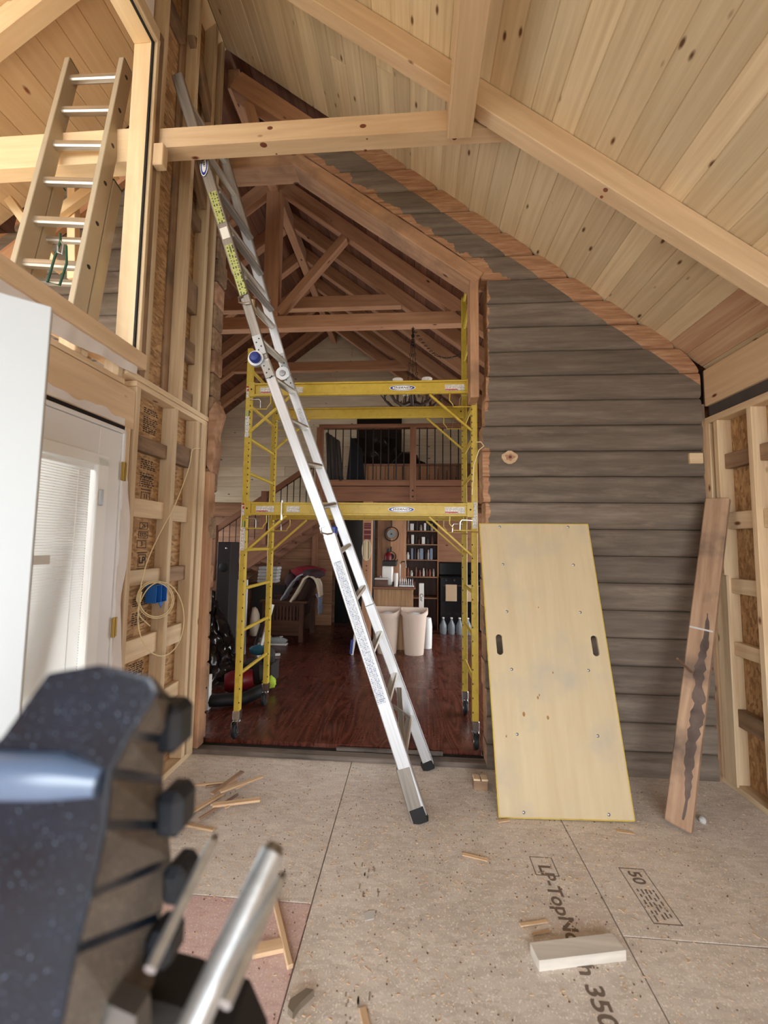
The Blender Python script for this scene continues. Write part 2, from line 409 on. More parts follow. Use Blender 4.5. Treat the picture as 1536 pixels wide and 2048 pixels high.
def tube_mesh(pts, r, sides=8, closed=False):
    pts = [V(p) for p in pts]; n = len(pts); rr = r if isinstance(r, (list, tuple)) else [r]*n
    v, f = [], []; prev = None
    for i, p in enumerate(pts):
        t = (pts[min(i+1, n-1)]-pts[max(i-1, 0)])
        t = t.normalized() if t.length > 1e-9 else V((0, 0, 1))
        if prev is None:
            h = V((0, 0, 1)) if abs(t.z) < .9 else V((1, 0, 0)); u = (h-t*h.dot(t)).normalized()
        else: u = (prev-t*prev.dot(t)).normalized()
        prev = u; w = t.cross(u)
        for k in range(sides):
            a = 2*math.pi*k/sides; v.append(p+(u*math.cos(a)+w*math.sin(a))*rr[i])
    for i in range(n-1):
        for k in range(sides):
            a, b = i*sides+k, i*sides+(k+1) % sides; f.append([a, b, b+sides, a+sides])
    f.append(list(range(sides))[::-1]); f.append([(n-1)*sides+k for k in range(sides)])
    return v, f
def tube(name, pts, r, mat, parent=None, sides=8):
    v, f = tube_mesh(pts, r, sides); c = sum(v, V())/len(v)
    return link(name, mesh_of([p-c for p in v], f, True), mat, Matrix.Translation(c), parent)
def lathe(name, prof, loc, mat, parent=None, axis=(0, 0, 1), seg=20, sx=1.0, sy=1.0, smooth=True):
    """profile [(r, h), ...] turned about axis"""
    v, f = [], []
    for r, h in prof:
        for k in range(seg):
            a = 2*math.pi*k/seg; v.append(V((r*math.cos(a)*sx, r*math.sin(a)*sy, h)))
    for i in range(len(prof)-1):
        for k in range(seg):
            a, b = i*seg+k, i*seg+(k+1) % seg; f.append([a, b, b+seg, a+seg])
    f.append(list(range(seg))[::-1]); f.append([(len(prof)-1)*seg+k for k in range(seg)])
    ax = V(axis); M = ax.to_track_quat('Z', 'Y').to_matrix().to_4x4(); M.translation = V(loc)
    return link(name, mesh_of(v, f, smooth), mat, M, parent)
def blob(name, loc, size, mat, parent=None, amp=0.15, freq=2.2, sub=3, seed=0, flat=False, rot=0):
    bm = bmesh.new(); bmesh.ops.create_icosphere(bm, subdivisions=sub, radius=1.0)
    for q in bm.verts:
        d = 1+amp*noise.noise(q.co*freq+V((seed*3.1, seed, -seed)))+amp*.5*noise.noise(q.co*freq*2.7+V((seed, 5, 1)))
        q.co = V((q.co.x*size[0], q.co.y*size[1], q.co.z*size[2]))*d
        if flat and q.co.z < -size[2]*.6: q.co.z = -size[2]*.6
    me = bpy.data.meshes.new('blob'); bm.to_mesh(me); bm.free()
    me.polygons.foreach_set('use_smooth', [True]*len(me.polygons))
    M = Matrix.Translation(V(loc)) @ Matrix.Rotation(rot, 4, 'Z'); return link(name, me, mat, M, parent)
def sheet(name, fn, nu, nv, mat, parent=None, thick=0.004, smooth=True):
    """surface fn(u, v) with thickness"""
    g = [[V(fn(i/nu, j/nv)) for j in range(nv+1)] for i in range(nu+1)]
    c = sum((p for r in g for p in r), V())/((nu+1)*(nv+1))
    top, bot = [], []
    for i in range(nu+1):
        for j in range(nv+1):
            du = g[min(i+1, nu)][j]-g[max(i-1, 0)][j]; dv = g[i][min(j+1, nv)]-g[i][max(j-1, 0)]
            nn = du.cross(dv); nn = nn.normalized() if nn.length > 1e-9 else V((0, 0, 1))
            top.append(g[i][j]-c+nn*thick/2); bot.append(g[i][j]-c-nn*thick/2)
    N = len(top); idx = lambda i, j: i*(nv+1)+j; f = []
    for i in range(nu):
        for j in range(nv):
            a, b, c2, d = idx(i, j), idx(i+1, j), idx(i+1, j+1), idx(i, j+1)
            f.append([a, b, c2, d]); f.append([N+d, N+c2, N+b, N+a])
    for i in range(nu):
        f.append([idx(i+1, 0), idx(i, 0), N+idx(i, 0), N+idx(i+1, 0)]); f.append([idx(i, nv), idx(i+1, nv), N+idx(i+1, nv), N+idx(i, nv)])
    for j in range(nv):
        f.append([idx(0, j), idx(0, j+1), N+idx(0, j+1), N+idx(0, j)]); f.append([idx(nu, j+1), idx(nu, j), N+idx(nu, j), N+idx(nu, j+1)])
    return link(name, mesh_of(top+bot, f, smooth), mat, Matrix.Translation(c), parent)
def join_boxes(name, items, mat, parent=None):
    """many tiny boxes (centre, size, rotation matrix) in one mesh"""
    v, f = [], []
    for c, s, R in items:
        b = len(v)
        for i in (-.5, .5):
            for j in (-.5, .5):
                for k in (-.5, .5):
                    q = V((i*s[0], j*s[1], k*s[2])); v.append(V(c)+(R @ q if R else q))
        f += [[b+q for q in t] for t in ([0, 1, 3, 2], [4, 6, 7, 5], [0, 4, 5, 1], [2, 3, 7, 6], [0, 2, 6, 4], [1, 5, 7, 3])]
    return link(name, mesh_of(v, f), mat, None, parent)
TEXT = {}
def text_mesh(s, bold=0.0, shear=0.0, spacing=1.0):
    k = (s, bold, shear, spacing)
    if k in TEXT: return TEXT[k]
    cu = bpy.data.curves.new('t', 'FONT'); cu.body = s; cu.size = 1.0; cu.align_x = 'CENTER'; cu.align_y = 'CENTER'
    cu.extrude = 0.004; cu.offset = bold; cu.shear = shear; cu.space_character = spacing; cu.resolution_u = 4
    o = bpy.data.objects.new('t', cu); col.objects.link(o)
    bpy.context.view_layer.update()
    me = bpy.data.meshes.new_from_object(o.evaluated_get(bpy.context.evaluated_depsgraph_get()))
    bpy.data.objects.remove(o); TEXT[k] = me; return me
def write(name, s, centre, xdir, ydir, height, mat, parent, bold=0.0, shear=0.0, sx=1.0, spacing=1.0):
    me = text_mesh(s, bold, shear, spacing).copy(); me.materials.clear()
    x, y = V(xdir).normalized(), V(ydir).normalized(); z = x.cross(y)
    k = height/0.72
    M = Matrix((x*k*sx, y*k, z*0.15)).transposed().to_4x4(); M.translation = V(centre)
    me.transform(M.to_3x3().to_4x4())
    return link(name, me, mat, Matrix.Translation(V(centre)), parent)
for _s in (('WERNER', 0.012, 0.35, 1.05), ('LP-TopNotch 350', 0.02, 0, 1.0), ('50', 0.02, 0, 1), ('26', 0.01, 0, 1), ('2325', 0.01, 0, 1), ('3', 0.01, 0, 1), ('LP', 0.03, 0, 1), ('LP', 0.02, 0, 1), ('Cor', 0.01, 0, 1), ('11', 0.01, 0, 1)):
    text_mesh(*_s)
plain('knot_dark', srgb(96, 46, 32), 0.6)
plain('gouge_brown', srgb(150, 112, 72), 0.9)
plain('dark_stain', srgb(112, 96, 88), 0.9, var=0.6)
plain('ink_faint', srgb(150, 138, 126), 0.95)
plain('rust', srgb(112, 82, 66), 0.7)
plain('leaf_dark', srgb(60, 58, 44), 0.6, var=0.3)
wood('pine_beam_dark', srgb(188, 130, 82), srgb(150, 98, 58), None, 0.08, grain=9)
speckled('tool_lug', srgb(36, 40, 48), srgb(120, 124, 128), 300, 0.7, 0.45)
plain('tool_highlight', srgb(96, 116, 146), 0.25, spec=1.0)  # highlight put into the colour, paler than the housing
plain('pan_steel', srgb(120, 120, 118), 0.45, 0.9)
plain('knot_brown', srgb(118, 66, 44), 0.6)

# ---------------------------------------------------------------- the place: main dimensions
XL, XR, YW, YB, YBACK = -1.578, 2.03, 2.945, 3.10, -2.5
SL = 0.77
def ZC(x): return 5.605 - SL*abs(x+1.578)           # underside of the roof boards
NS = V((SL, 0, 1)).normalized()                     # normal of the right slope

box('ground', (-14, -12, -0.62), (12, 3.0, -0.42), 'ground', None, 0)
tag(bpy.data.objects['ground'], 'bare ground outside the building', 'ground', kind='structure')

# floor of sheets with open seams
floor = thing('floor', 'dusty beige subfloor sheets with dark seams', 'floor', (0, 0, -0.02), kind='structure')
box('floor_base', (-1.76, YBACK, -0.09), (2.16, 3.12, -0.024), 'seam_red', floor, 0)
for lo, hi, mt in (((XL-.09, 1.822), (-.4235, 2.945), 'subfloor'), ((XL-.09, -.62), (-.4235, 1.818), 'subfloor_pink'), ((XL-.09, -2.5), (-.4235, -.624), 'subfloor'),
                   ((-.4185, .52), (.8305, 2.945), 'subfloor'), ((-.4185, -1.9), (.8305, .516), 'subfloor'), ((-.4185, -2.5), (.8305, -1.904), 'subfloor'),
                   ((.8355, 1.787), (XR+.09, 2.945), 'subfloor'), ((.8355, -.65), (XR+.09, 1.783), 'subfloor'), ((.8355, -2.5), (XR+.09, -.654), 'subfloor')):
    box('subfloor_sheet', (*lo, -0.024), (*hi, 0.0), mt, floor, 0.0015, along='y')
# print on the sheets
sheets = [c for c in floor.children if c.name.startswith('subfloor_sheet')]
mid, rgt = sheets[3], sheets[6]
write('printed_words', 'LP-TopNotch 350', (.632, 1.79, .0004), (0, -1, 0), (1, 0, 0), .062, 'ink_soft', mid, .02, sx=1.05)
for dx in (-.052, .052): box('printed_line', (.632+dx-.002, 2.06, .0001), (.632+dx+.002, 2.17, .0008), 'ink_soft', mid, 0)
for y in (2.06, 2.17): box('printed_line', (.58, y-.002, .0001), (.684, y+.002, .0008), 'ink_soft', mid, 0)
for a, b in (((.985, 2.135), (1.10, 2.139)), ((.985, 1.85), (1.10, 1.854)), ((.985, 1.85), (.989, 2.139)), ((1.096, 1.85), (1.10, 2.139))):
    box('printed_line', (*a, .0001), (*b, .0008), 'ink_soft', rgt, 0)
write('printed_number', '50', (1.04, 2.085, .0004), (0, -1, 0), (1, 0, 0), .055, 'ink_soft', rgt, .02)
random.seed(3)
for r in range(5):
    y = 2.02
    while y > 1.88:
        w = random.uniform(.008, .03); box('printed_line', (1.005+r*.017, y-w, .0001), (1.012+r*.017, y, .0008), 'ink_soft', rgt, 0); y -= w+random.uniform(.004, .02)
for r in range(26):
    x = random.uniform(-.24, -.14); y = random.choice((random.uniform(1.7, 2.05), random.uniform(1.38, 1.5)))
    box('printed_line', (x, y, .0001), (x+.006, y+random.uniform(.008, .03), .0007), 'ink_faint', mid, 0)

# threshold where the old wall was cut away
th = thing('trim_1', 'worn dusty threshold timber between subfloor and red floor', 'threshold', (-.5, 3.0, -.02), kind='structure')
box('sill_timber', (XL-.14, 2.947, -.06), (.53, 3.03, .028), 'threshold_wood', th, .008)
box('sill_timber', (XL, 3.032, -.06), (.53, 3.075, .022), 'dark_gap', th, .003)
box('sill_strip', (-.55, 3.037, .02), (.22, 3.062, .046), 'threshold_wood', th, .004)

# red floor of the cabin
cf = thing('floor.001', 'glossy dark red stained plywood floor of the cabin', 'floor', (-.5, 5, .02), kind='structure')
xs = [-4.4, -3.16, -1.94, -.72, .5, 1.72, 3.1]
for i in range(len(xs)-1):
    ys = [3.078, 4.3, 6.7, 7.75] if i % 2 else [3.078, 5.5, 7.75]
    for j in range(len(ys)-1):
        box('floor_sheet', (xs[i]+.0015, ys[j]+.0015, -.02), (xs[i+1]-.0015, ys[j+1]-.0015, .05), 'red_floor', cf, .001, along='x')
# object X axis runs across: turn grain along Y by using the sheet's own axes

# ---------------------------------------------------------------- roof boards
ceil = thing('ceiling', 'sloping pine tongue and groove board ceiling over the new room', 'ceiling', (.3, .3, 3.6), kind='structure')
random.seed(11)
bw = .139; s = 0.0; L = math.hypot(1, SL); k = 0
def slope_pt(d, side=1): # distance down the slope from the ridge
    return XL+side*d/L, 5.605-SL*d/L
dmax = (2.14-XL)*L
def board(name, d0, d1, y0, y1, mat, parent, side=1, lift=0.0, t=.018):
    x0, z0 = slope_pt(d0, side); x1, z1 = slope_pt(d1, side)
    n = V((SL*side, 0, 1)).normalized()
    c = (V((x0, 0, z0))+V((x1, 0, z1)))/2 + n*(t/2+lift)
    return beam(name, (c.x, y0, c.z), (c.x, y1, c.z), d1-d0, t, mat, parent, up=n, ch=.0042)
while s < dmax:
    w = min(bw*random.uniform(.96, 1.04), dmax-s+.02); cuts = [YBACK]
    if random.random() < .75: cuts.append(random.uniform(-.6, 2.5))
    cuts.append(2.97); lift = random.uniform(0, .002)
    for a, b in zip(cuts, cuts[1:]):
        red = s > dmax-.50 and s < dmax-.24 and (s < dmax-.38 or a > YBACK) 
        board('ceiling_board', s, s+w, a+.0006, b-.0006, 'pine_ceiling_red' if red else 'pine_ceiling', ceil, 1, lift)
    s += w
# roof deck above the boards keeps the sky out
for side, nm in ((1, 'roof_deck'), (-1, 'roof_deck')):
    x1, z1 = slope_pt(dmax+.3, side); n = V((SL*side, 0, 1)).normalized()
    c = (V((XL, 0, 5.605))+V((x1, 0, z1)))/2+n*.13
    beam(nm, (c.x, YBACK-.4, c.z), (c.x, 8.0, c.z), dmax+.7, .04, 'pine_weathered', ceil, up=n, ch=0)

porch = thing('ceiling.001', 'warm pine porch ceiling boards seen through the high window', 'ceiling', (-3, .5, 4.6), kind='structure')
s = 0.0
while s < 4.3:
    board('ceiling_board', s, s+.1715, -2.2, 2.97, 'pine_porch', porch, -1, random.uniform(0, .002)); s += .1725

# ---------------------------------------------------------------- log wall
wall = thing('wall_back', 'weathered dark log wall of the old cabin with bare cut ends', 'wall', (1.2, 3.0, 0), kind='structure')
def xline(z): return XL+(5.605-z)/SL
def log(name, z0, z1, xa, xb, mat, parent, seed, y0=YW, y1=YB):
    """one log course; xa(z) and xb(z) give its two ends"""
    TT = (0, .03, .09, .2, .4, .6, .8, .91, .97, 1); prof = []
    for t in TT:
        z = z0+(z1-z0)*t
        bulge = .020*(1-abs(2*t-1)**9); prof.append((y0+.012-bulge, z, t))
    ends = [(y1, z1, 1.0), (y1, z0, 0.0)]
    v = []; c = V(((xa(z0, 0)+xb(z0, 0))/2, (y0+y1)/2, (z0+z1)/2)); nx = 10
    ring = prof+ends; n = len(ring)
    for j in range(nx+1):
        u = j/nx
        for (y, z, t) in ring:
            a, b = xa(z, t), xb(z, t); x = a+(b-a)*u
            w = .004*noise.noise(V((x*2.2, z*9, seed))) if y < y1 else 0
            v.append(V((x, y+w, z))-c)
    f = [list(range(n))[::-1], [nx*n+i for i in range(n)]]
    mi = [1, 1]
    for j in range(nx):
        for i in range(n): f.append([j*n+i, j*n+(i+1) % n, (j+1)*n+(i+1) % n, (j+1)*n+i]); mi.append(0)
    me = mesh_of(v, f); me.polygons.foreach_set('material_index', mi)
    return link(name, me, mat, Matrix.Translation(c), parent)
PITCH = .1862
OPX = .503
def trimline(z): return OPX-(z-3.564)/.73
random.seed(5)
for i in range(25):
    z0 = -.03+i*PITCH+.0015; z1 = z0+PITCH-.0025
    if z1 > 4.74: break
    gap = random.uniform(.012, .03)
    def xb(z, t, z0=z0, z1=z1, gap=gap):
        a, b = min(2.01, xline(z1)-gap), min(2.01, xline(z0)-gap)
        return a+(b-a)*max(0.0, 1-t)**.62 if b < 2.01 or a < 2.01 else 2.01
    jig = random.uniform(-.012, .012)
    def xa(z, t, z0=z0, z1=z1, jig=jig):
        if z1 > 3.57:
            a, b = trimline(z1)+.02, min(OPX, trimline(z0)+.02)
            return b+(a-b)*t+.012*noise.noise(V((z*40, jig*90, 1)))
        return OPX+jig+(.025 if 3.5 > z0 > 2.42 else 0.0)+.008*noise.noise(V((z*30, jig*50, 2)))
    log('log', z0, z1, xa, xb, ('log_stain', 'raw_log'), wall, i)
box('light_blocker', (.56, YB+.002, 0), (2.14, YB+.012, 3.4), 'dark_gap', wall, 0)  # added behind the logs to stop light leaking through the seams
# a stopped knot hole and a patch set into the stained face
kq = P(1019, 915, y=2.935)
prism('knot_patch', [kq+V((.058*math.cos(a)*(1+.09*math.sin(a*5)), 0, .046*math.sin(a)*(1+.10*math.cos(a*4)))) for a in [k*.4488 for k in range(14)]], (0, -.008, 0), 'splinter', wall)
prism('knot_hole', [kq+V((.034*math.cos(a)*(1+.3*math.sin(a*3+1)), -.0081, .024*math.sin(a)*(1+.3*math.cos(a*5)))) for a in [k*.4488 for k in range(14)]], (0, -.0015, 0), 'raw_log', wall)
lathe('knot_core', [(0, 0), (.012, 0), (.01, .001), (0, .001)], kq+V((.003, -.0098, .002)), 'knot_dark', wall, (0, -1, 0), 7, smooth=False)
box('wood_patch', P(1384, 922, y=2.93)+V((-.02, -.012, -.02)), P(1400, 912, y=2.93)+V((.015, .01, .02)), 'pine_stud', wall)
# caulk line and corner filler between logs and the framed wall
box('corner_filler', (2.008, 2.94, 0), (2.03, 3.0, 2.53), 'pine_weathered', wall, 0)
# members round the opening
box('header_beam', (XL, 2.93, 4.50), (-.88, 3.10, 4.63), 'trim_rough', wall, .006)
d = V((OPX+.902, 0, 3.564-4.59)).normalized(); nn = V((-d.z, 0, d.x)); nn = nn if nn.z > 0 else -nn
beam('sloping_trim', V((-.93, 3.02, 4.61))-nn*.055, V((OPX+.01, 3.02, 3.555))-nn*.055, .19, .105, 'trim_rough', wall, up=nn, ch=.006)
box('upright_trim', (.408, 2.928, 2.60), (.472, 3.10, 3.53), 'trim_rough', wall, .005)
beam('gable_rafter', (-1.50, 3.05, 5.36), (.2, 3.05, 4.07), .13, .16, 'cabin_beam', wall, up=NS, ch=.004)
beam('gable_strut', (-1.25, 3.06, 4.63), (-1.40, 3.06, 5.2), .08, .09, 'cabin_beam', wall, up=(0, 1, 0))
# rough bark strip and cut log ends along the left edge of the opening
for i in range(24):
    z0 = .05+i*PITCH; wd = random.uniform(.0, .02)
    box('cut_log_end', (XL-.06, 2.952, z0), (XL+.012+wd, 3.095, z0+PITCH-.006), 'pine_weathered' if i % 3 else 'raw_log', wall, .012, along='x')
prism('broken_log_end', [(XL+.005, 2.945, 2.10), (XL+.04, 2.945, 2.05), (XL+.06, 2.945, 2.25), (XL+.045, 2.945, 2.35), (XL+.085, 2.945, 2.52), (XL+.05, 2.945, 2.60), (XL+.005, 2.945, 2.52)], (0, .12, 0), 'raw_log', wall)
box('corner_post', (XL-.06, 2.951, .03), (XL+.03, 3.04, 2.06), 'trim_rough', wall, .005)
# log wall outside, on the porch side
wl2 = thing('wall_porch', 'dark log wall of the cabin on the porch side behind the high window', 'wall', (-3, 3.0, 0), kind='structure')
for i in range(27):
    z0 = -.03+i*PITCH+.0015; z1 = z0+PITCH-.004
    if z1 > 5.2: break
    xe = max(-4.9, XL-(5.605-z1)/SL+.02)
    log('log', z0, z1, lambda z, t: xe+.03*t, lambda z, t: -1.70, ('log_stain', 'raw_log'), wl2, 40+i)
beam('rake_board', (-1.72, 2.90, 4.98), (-4.6, 2.90, 2.78), .05, .18, 'cabin_beam', wl2, up=(-SL, 0, 1))

# ---------------------------------------------------------------- left framed wall
wl = thing('wall_left', 'open stud wall with OSB sheathing, blocking and plates on the left', 'wall', (XL, 1.5, 0), kind='structure')
XO = XL-.09
def stud(y0, y1, z0, z1, parent=wl, mat='pine_stud'):
    return box('stud', (XO, y0, z0), (XL, y1, z1), mat, parent, .003)
for (y0, y1, z0, z1) in ((2.12, YB, 0, 2.47), (2.166, YB, 2.475, 5.75), (-2.5, .2, 0, 2.47), (-2.5, 2.12, 4.66, 5.75), (-2.5, .3, 2.475, 4.66)):
    box('osb_sheet', (XO-.012, y0, z0), (XO, y1, z1), 'osb', wl, 0, along='y')
box('bottom_plate', (XO, 2.10, 0), (XL, 2.945, .038), 'pine_stud', wl)
box('bottom_plate', (XO, -2.5, 0), (XL, .2, .038), 'pine_stud', wl)
box('top_plate', (XO, 2.14, 2.405), (XL, 2.945, 2.438), 'pine_stud', wl)
box('top_plate', (XO, 2.05, 2.44), (XL+.008, 2.945, 2.474), 'pine_stud', wl)
stud(2.075, 2.118, 0, 2.15); stud(2.145, 2.183, .038, 2.405)
stud(2.52, 2.558, .038, 2.405); stud(2.80, 2.838, .038, 2.405); stud(2.866, 2.904, .038, 2.405); stud(2.907, 2.944, .038, 2.405)
for y in (-2.4, -2.0, -1.6, -1.2, -.8, -.4, .0, .16): stud(y, y+.038, .038, 2.405)
box('header', (XO, .2, 2.150), (XL, 2.14, 2.372), 'pine_beam', wl, .003)
box('plate', (XO, .2, 2.376), (XL, 2.05, 2.405), 'pine_stud', wl)
for y in (.5, 1.25, 1.72, 1.76, 2.0): box('cripple', (XO, y, 2.408), (XL-.004, y+.038, 2.50), 'pine_stud', wl)
# blocking between the studs
for y0, y1, zs in ((2.186, 2.518, ((2.06, 2.15), (1.665, 1.775), (1.265, 1.355), (.83, .955), (.44, .54))), (2.56, 2.80, ((2.055, 2.195), (1.66, 1.77), (1.255, 1.355), (.83, .955), (.465, .56)))):
    for i, (a, b) in enumerate(zs):
        box('blocking', (XO+.004, y0, a), (XO+.05, y1, b), 'pine_weathered' if (i == 0 or (y0 > 2.5 and i in (2,))) else 'pine_stud', wl, .003)
# upper studs and blocking
stud(2.205, 2.243, 2.476, 5.6); stud(2.163, 2.202, 2.476, 4.66, mat='pine_weathered'); stud(2.555, 2.593, 2.476, 5.6); stud(2.79, 2.828, 2.476, 5.6); stud(2.905, 2.943, 2.476, 5.6)
box('edge_board', (XO-.03, 2.48, 2.476), (XO+.012, 2.552, 5.6), 'pine_weathered', wl)
for y0, y1, zs in ((2.595, 2.788, ((3.2, 3.42), (2.82, 2.97), (2.50, 2.60), (3.85, 3.95), (4.45, 4.56))), (2.245, 2.478, ((5.0, 5.1),))):
    for a, b in zs: box('blocking', (XO+.004, y0, a), (XO+.05, y1, b), 'pine_weathered', wl)
beam('brace', (XL-.03, 2.60, 4.30), (XL-.03, 2.80, 4.05), .04, .09, 'pine_weathered', wl, up=(0, 1, 1))
beam('rake_plate', (XL-.03, 2.55, 5.15), (XL-.03, 2.95, 4.62), .05, .09, 'pine_weathered', wl, up=(0, 1, 1))
box('lintel', (XO, .3, 4.59), (XL, 2.162, 4.66), 'pine_stud', wl)
for y in (.3, .9, 1.5): stud(y, y+.038, 4.66, 5.6)
stud(.26, .298, 2.476, 4.66)
sheet('house_wrap', lambda u, v: (XL-.03+.006*math.sin(u*9), 1.2+u*.93, 4.61+v*(.75-.25*u)), 14, 4, 'house_wrap', wl, .002)
# wrap hanging under the sill and round the door
def wrapf(u, v):
    y = .7+u*1.42; z = 2.555-v*(.165-.075*u*u+.005*math.sin(u*21))
    return (XL+.012+.004*math.sin(u*40)*v+.012*v*(1-u)+.002*math.sin(u*83+v*4), y, z)
sheet('house_wrap', wrapf, 60, 6, 'house_wrap', wl, .002)
sheet('house_wrap', lambda u, v: (XL+.004+.003*math.sin(v*40+u*3), 2.072+u*(.062+.018*math.sin(v*17)), .05+v*1.90-.10*u), 4, 40, 'house_wrap', wl, .0015)
sheet('house_wrap', lambda u, v: (XL+.005+.003*math.sin(u*50), .35+u*1.71, 2.152+v*(.042+.010*math.sin(u*37)+.006*math.sin(u*91))), 50, 3, 'house_wrap', wl, .0015)
# stamps on the sheathing
osb0 = [c for c in wl.children if c.name.startswith('osb_sheet')][0]
def stamp_box(y, z, w, h, s=None, th=.022):
    for a, b in (((y-w/2, z-h/2), (y+w/2, z-h/2+.004)), ((y-w/2, z+h/2-.004), (y+w/2, z+h/2)), ((y-w/2, z-h/2), (y-w/2+.004, z+h/2)), ((y+w/2-.004, z-h/2), (y+w/2, z+h/2))):
        box('stamp_line', (XO+.0001, a[0], a[1]), (XO+.0012, b[0], b[1]), 'ink', osb0, 0)
    if s: write('stamp', s, (XO+.0008, y, z), (0, 1, 0), (0, 0, 1), th, 'ink', osb0, .03 if s == 'LP' else .01)
ys = 2.40
stamp_box(ys, 1.618, .075, .042, '26', .026); stamp_box(ys, 1.562, .09, .042, '2325', .024); stamp_box(ys-.01, 1.505, .085, .048, '3', .028)
stamp_box(ys, 1.405, .07, .075, 'LP', .04); stamp_box(ys, 1.80, .085, .055, '11', .03); stamp_box(ys+.01, .70, .10, .06)
for z in (1.352, 1.45, 1.84, 1.92): box('stamp_line', (XO+.0001, ys-.045, z), (XO+.0012, ys+.045, z+.006), 'ink', osb0, 0)
random.seed(21)
for zb, n in ((1.86, 7), (1.97, 5), (2.20, 8), (2.32, 3), (1.02, 6), (1.13, 4), (.72, 6)):
    for r in range(n):
        y = ys-.06
        while y < ys+.06:
            w = random.uniform(.006, .026); box('stamp_line', (XO+.0001, y, zb+r*.013), (XO+.001, y+w, zb+r*.013+.007), 'ink', osb0, 0); y += w+random.uniform(.003, .014)

wrear = thing('wall_rear_shade', 'sheathed gable added unseen behind the viewer to shade the upper room', 'wall', (.2, YBACK, 2.9), kind='structure')  # gable added out of view, keeps daylight off the upper room
prism('osb_sheet', [(XL-.1, YBACK+.06, 2.75), (2.12, YBACK+.06, 2.75), (2.12, YBACK+.06, 2.80), (XL, YBACK+.06, 5.62), (XL-.1, YBACK+.06, 5.6)], (0, .012, 0), 'osb', wrear)
for x in (-1.5, -1.1, -.7, -.3, .1, .5, .9, 1.3, 1.7): box('stud', (x, YBACK+.073, 2.80), (x+.038, YBACK+.16, ZC(x+.038)-.02), 'pine_stud', wrear)
box('header', (XL, YBACK+.06, 2.60), (XR, YBACK+.16, 2.80), 'pine_beam', wrear)

# ---------------------------------------------------------------- high window
win = thing('window_1', 'high fixed window in pine jambs with black gasket, above the door', 'window', (XL, 1.4, 2.55), kind='structure')
W0, W1, WZ0, WZ1 = .30, 2.138, 2.60, 4.555
box('jamb', (-1.725, W1, WZ0), (-1.592, W1+.022, WZ1+.02), 'pine_porch', win)
box('jamb', (-1.725, W0-.022, WZ0), (-1.592, W0, WZ1+.02), 'pine_porch', win)
box('head_jamb', (-1.725, W0, WZ1), (-1.592, W1, WZ1+.022), 'pine_porch', win)
box('casing', (-1.604, W1-.0, WZ0), (XL+.004, W1+.024, WZ1+.03), 'pine_stud', win)
box('casing', (-1.604, W0, WZ1+.004), (XL+.006, W1+.024, WZ1+.034), 'pine_stud', win)
box('sill', (-1.74, W0-.05, 2.505), (-1.54, 2.165, 2.592), 'pine_beam', win, .004)
box('gasket', (-1.606, W1-.012, WZ0), (-1.594, W1, WZ1), 'rubber_black', win, 0)
box('gasket', (-1.606, W0, WZ1-.012), (-1.594, W1, WZ1), 'rubber_black', win, 0)
box('gasket', (-1.606, W0, WZ0-.006), (-1.59, W1, WZ0+.006), 'rubber_black', win, 0)
box('pane', (-1.604, W0, WZ0), (-1.598, W1-.004, WZ1-.004), 'window_glass', win, 0)

# ---------------------------------------------------------------- doors in the left wall
door = thing('door_1', 'closed white door leaf with blinds behind glass', 'door', (XL, 1.6, 0), kind='structure')
box('door_frame', (XO-.02, 2.062, 0), (XL+.004, 2.082, 2.128), 'white_paint', door)
box('door_frame', (XO-.02, .25, 2.106), (XL+.004, 2.082, 2.128), 'white_paint', door)
box('shim_gap', (XO, .25, 2.128), (XL-.004, 2.08, 2.152), 'dark_gap', door, 0)
dx0, dx1 = XL-.045, XL-.004
lite = (1.305, 1.90, .36, 1.91)           # y0 y1 z0 z1 of the glass
box('stile', (dx0, 1.905, .03), (dx1, 2.060, 2.104), 'white_paint', door)
box('stile', (dx0, 1.150, .03), (dx1, 1.300, 2.104), 'white_paint', door)
box('rail', (dx0, 1.300, 1.915), (dx1, 1.905, 2.104), 'white_paint', door)
box('rail', (dx0, 1.300, .03), (dx1, 1.905, .355), 'white_paint', door)
for a, b in (((1.865, .33), (1.965, 1.945)), ((1.24, .33), (1.34, 1.945))):
    box('lite_frame', (dx1-.002, a[0]+.03, a[1]), (dx1+.012, b[0], b[1]), 'white_vinyl', door, .005)
for z in (1.90, .33): box('lite_frame', (dx1-.002, 1.27, z), (dx1+.012, 1.965, z+.06), 'white_vinyl', door, .005)
box('pane', (dx0+.012, 1.30, .36), (dx0+.016, 1.905, 1.915), 'window_glass', door, 0)
R = Matrix.Rotation(math.radians(60), 3, 'Y')
join_boxes('blind_slats', [((dx0+.022, 1.60, .37+i*.0125), (.0125, .56, .0008), R) for i in range(121)], 'blind_slat', door)['kind'] = 'stuff'
box('blind_rail', (dx0+.014, 1.31, 1.876), (dx0+.032, 1.895, 1.905), 'white_vinyl', door)
box('blind_cord', (dx0+.031, 1.80, .40), (dx0+.033, 1.803, 1.88), 'white_vinyl', door, 0)
box('blind_slider', (dx1+.012, 1.905, 1.70), (dx1+.026, 1.925, 1.78), 'galvanised', door)
box('glass_sticker', (dx0+.034, 1.60, 1.42), (dx0+.0345, 1.68, 1.46), 'white_card', door, 0)
for z in (1.90, 1.07, .25):
    h = box('hinge', (XL+.002, 2.054, z-.05), (XL+.010, 2.092, z+.05), 'brass', door)
    tube('hinge_pin', [(XL+.010, 2.070, z-.052), (XL+.010, 2.070, z+.052)], .006, 'brass', h)

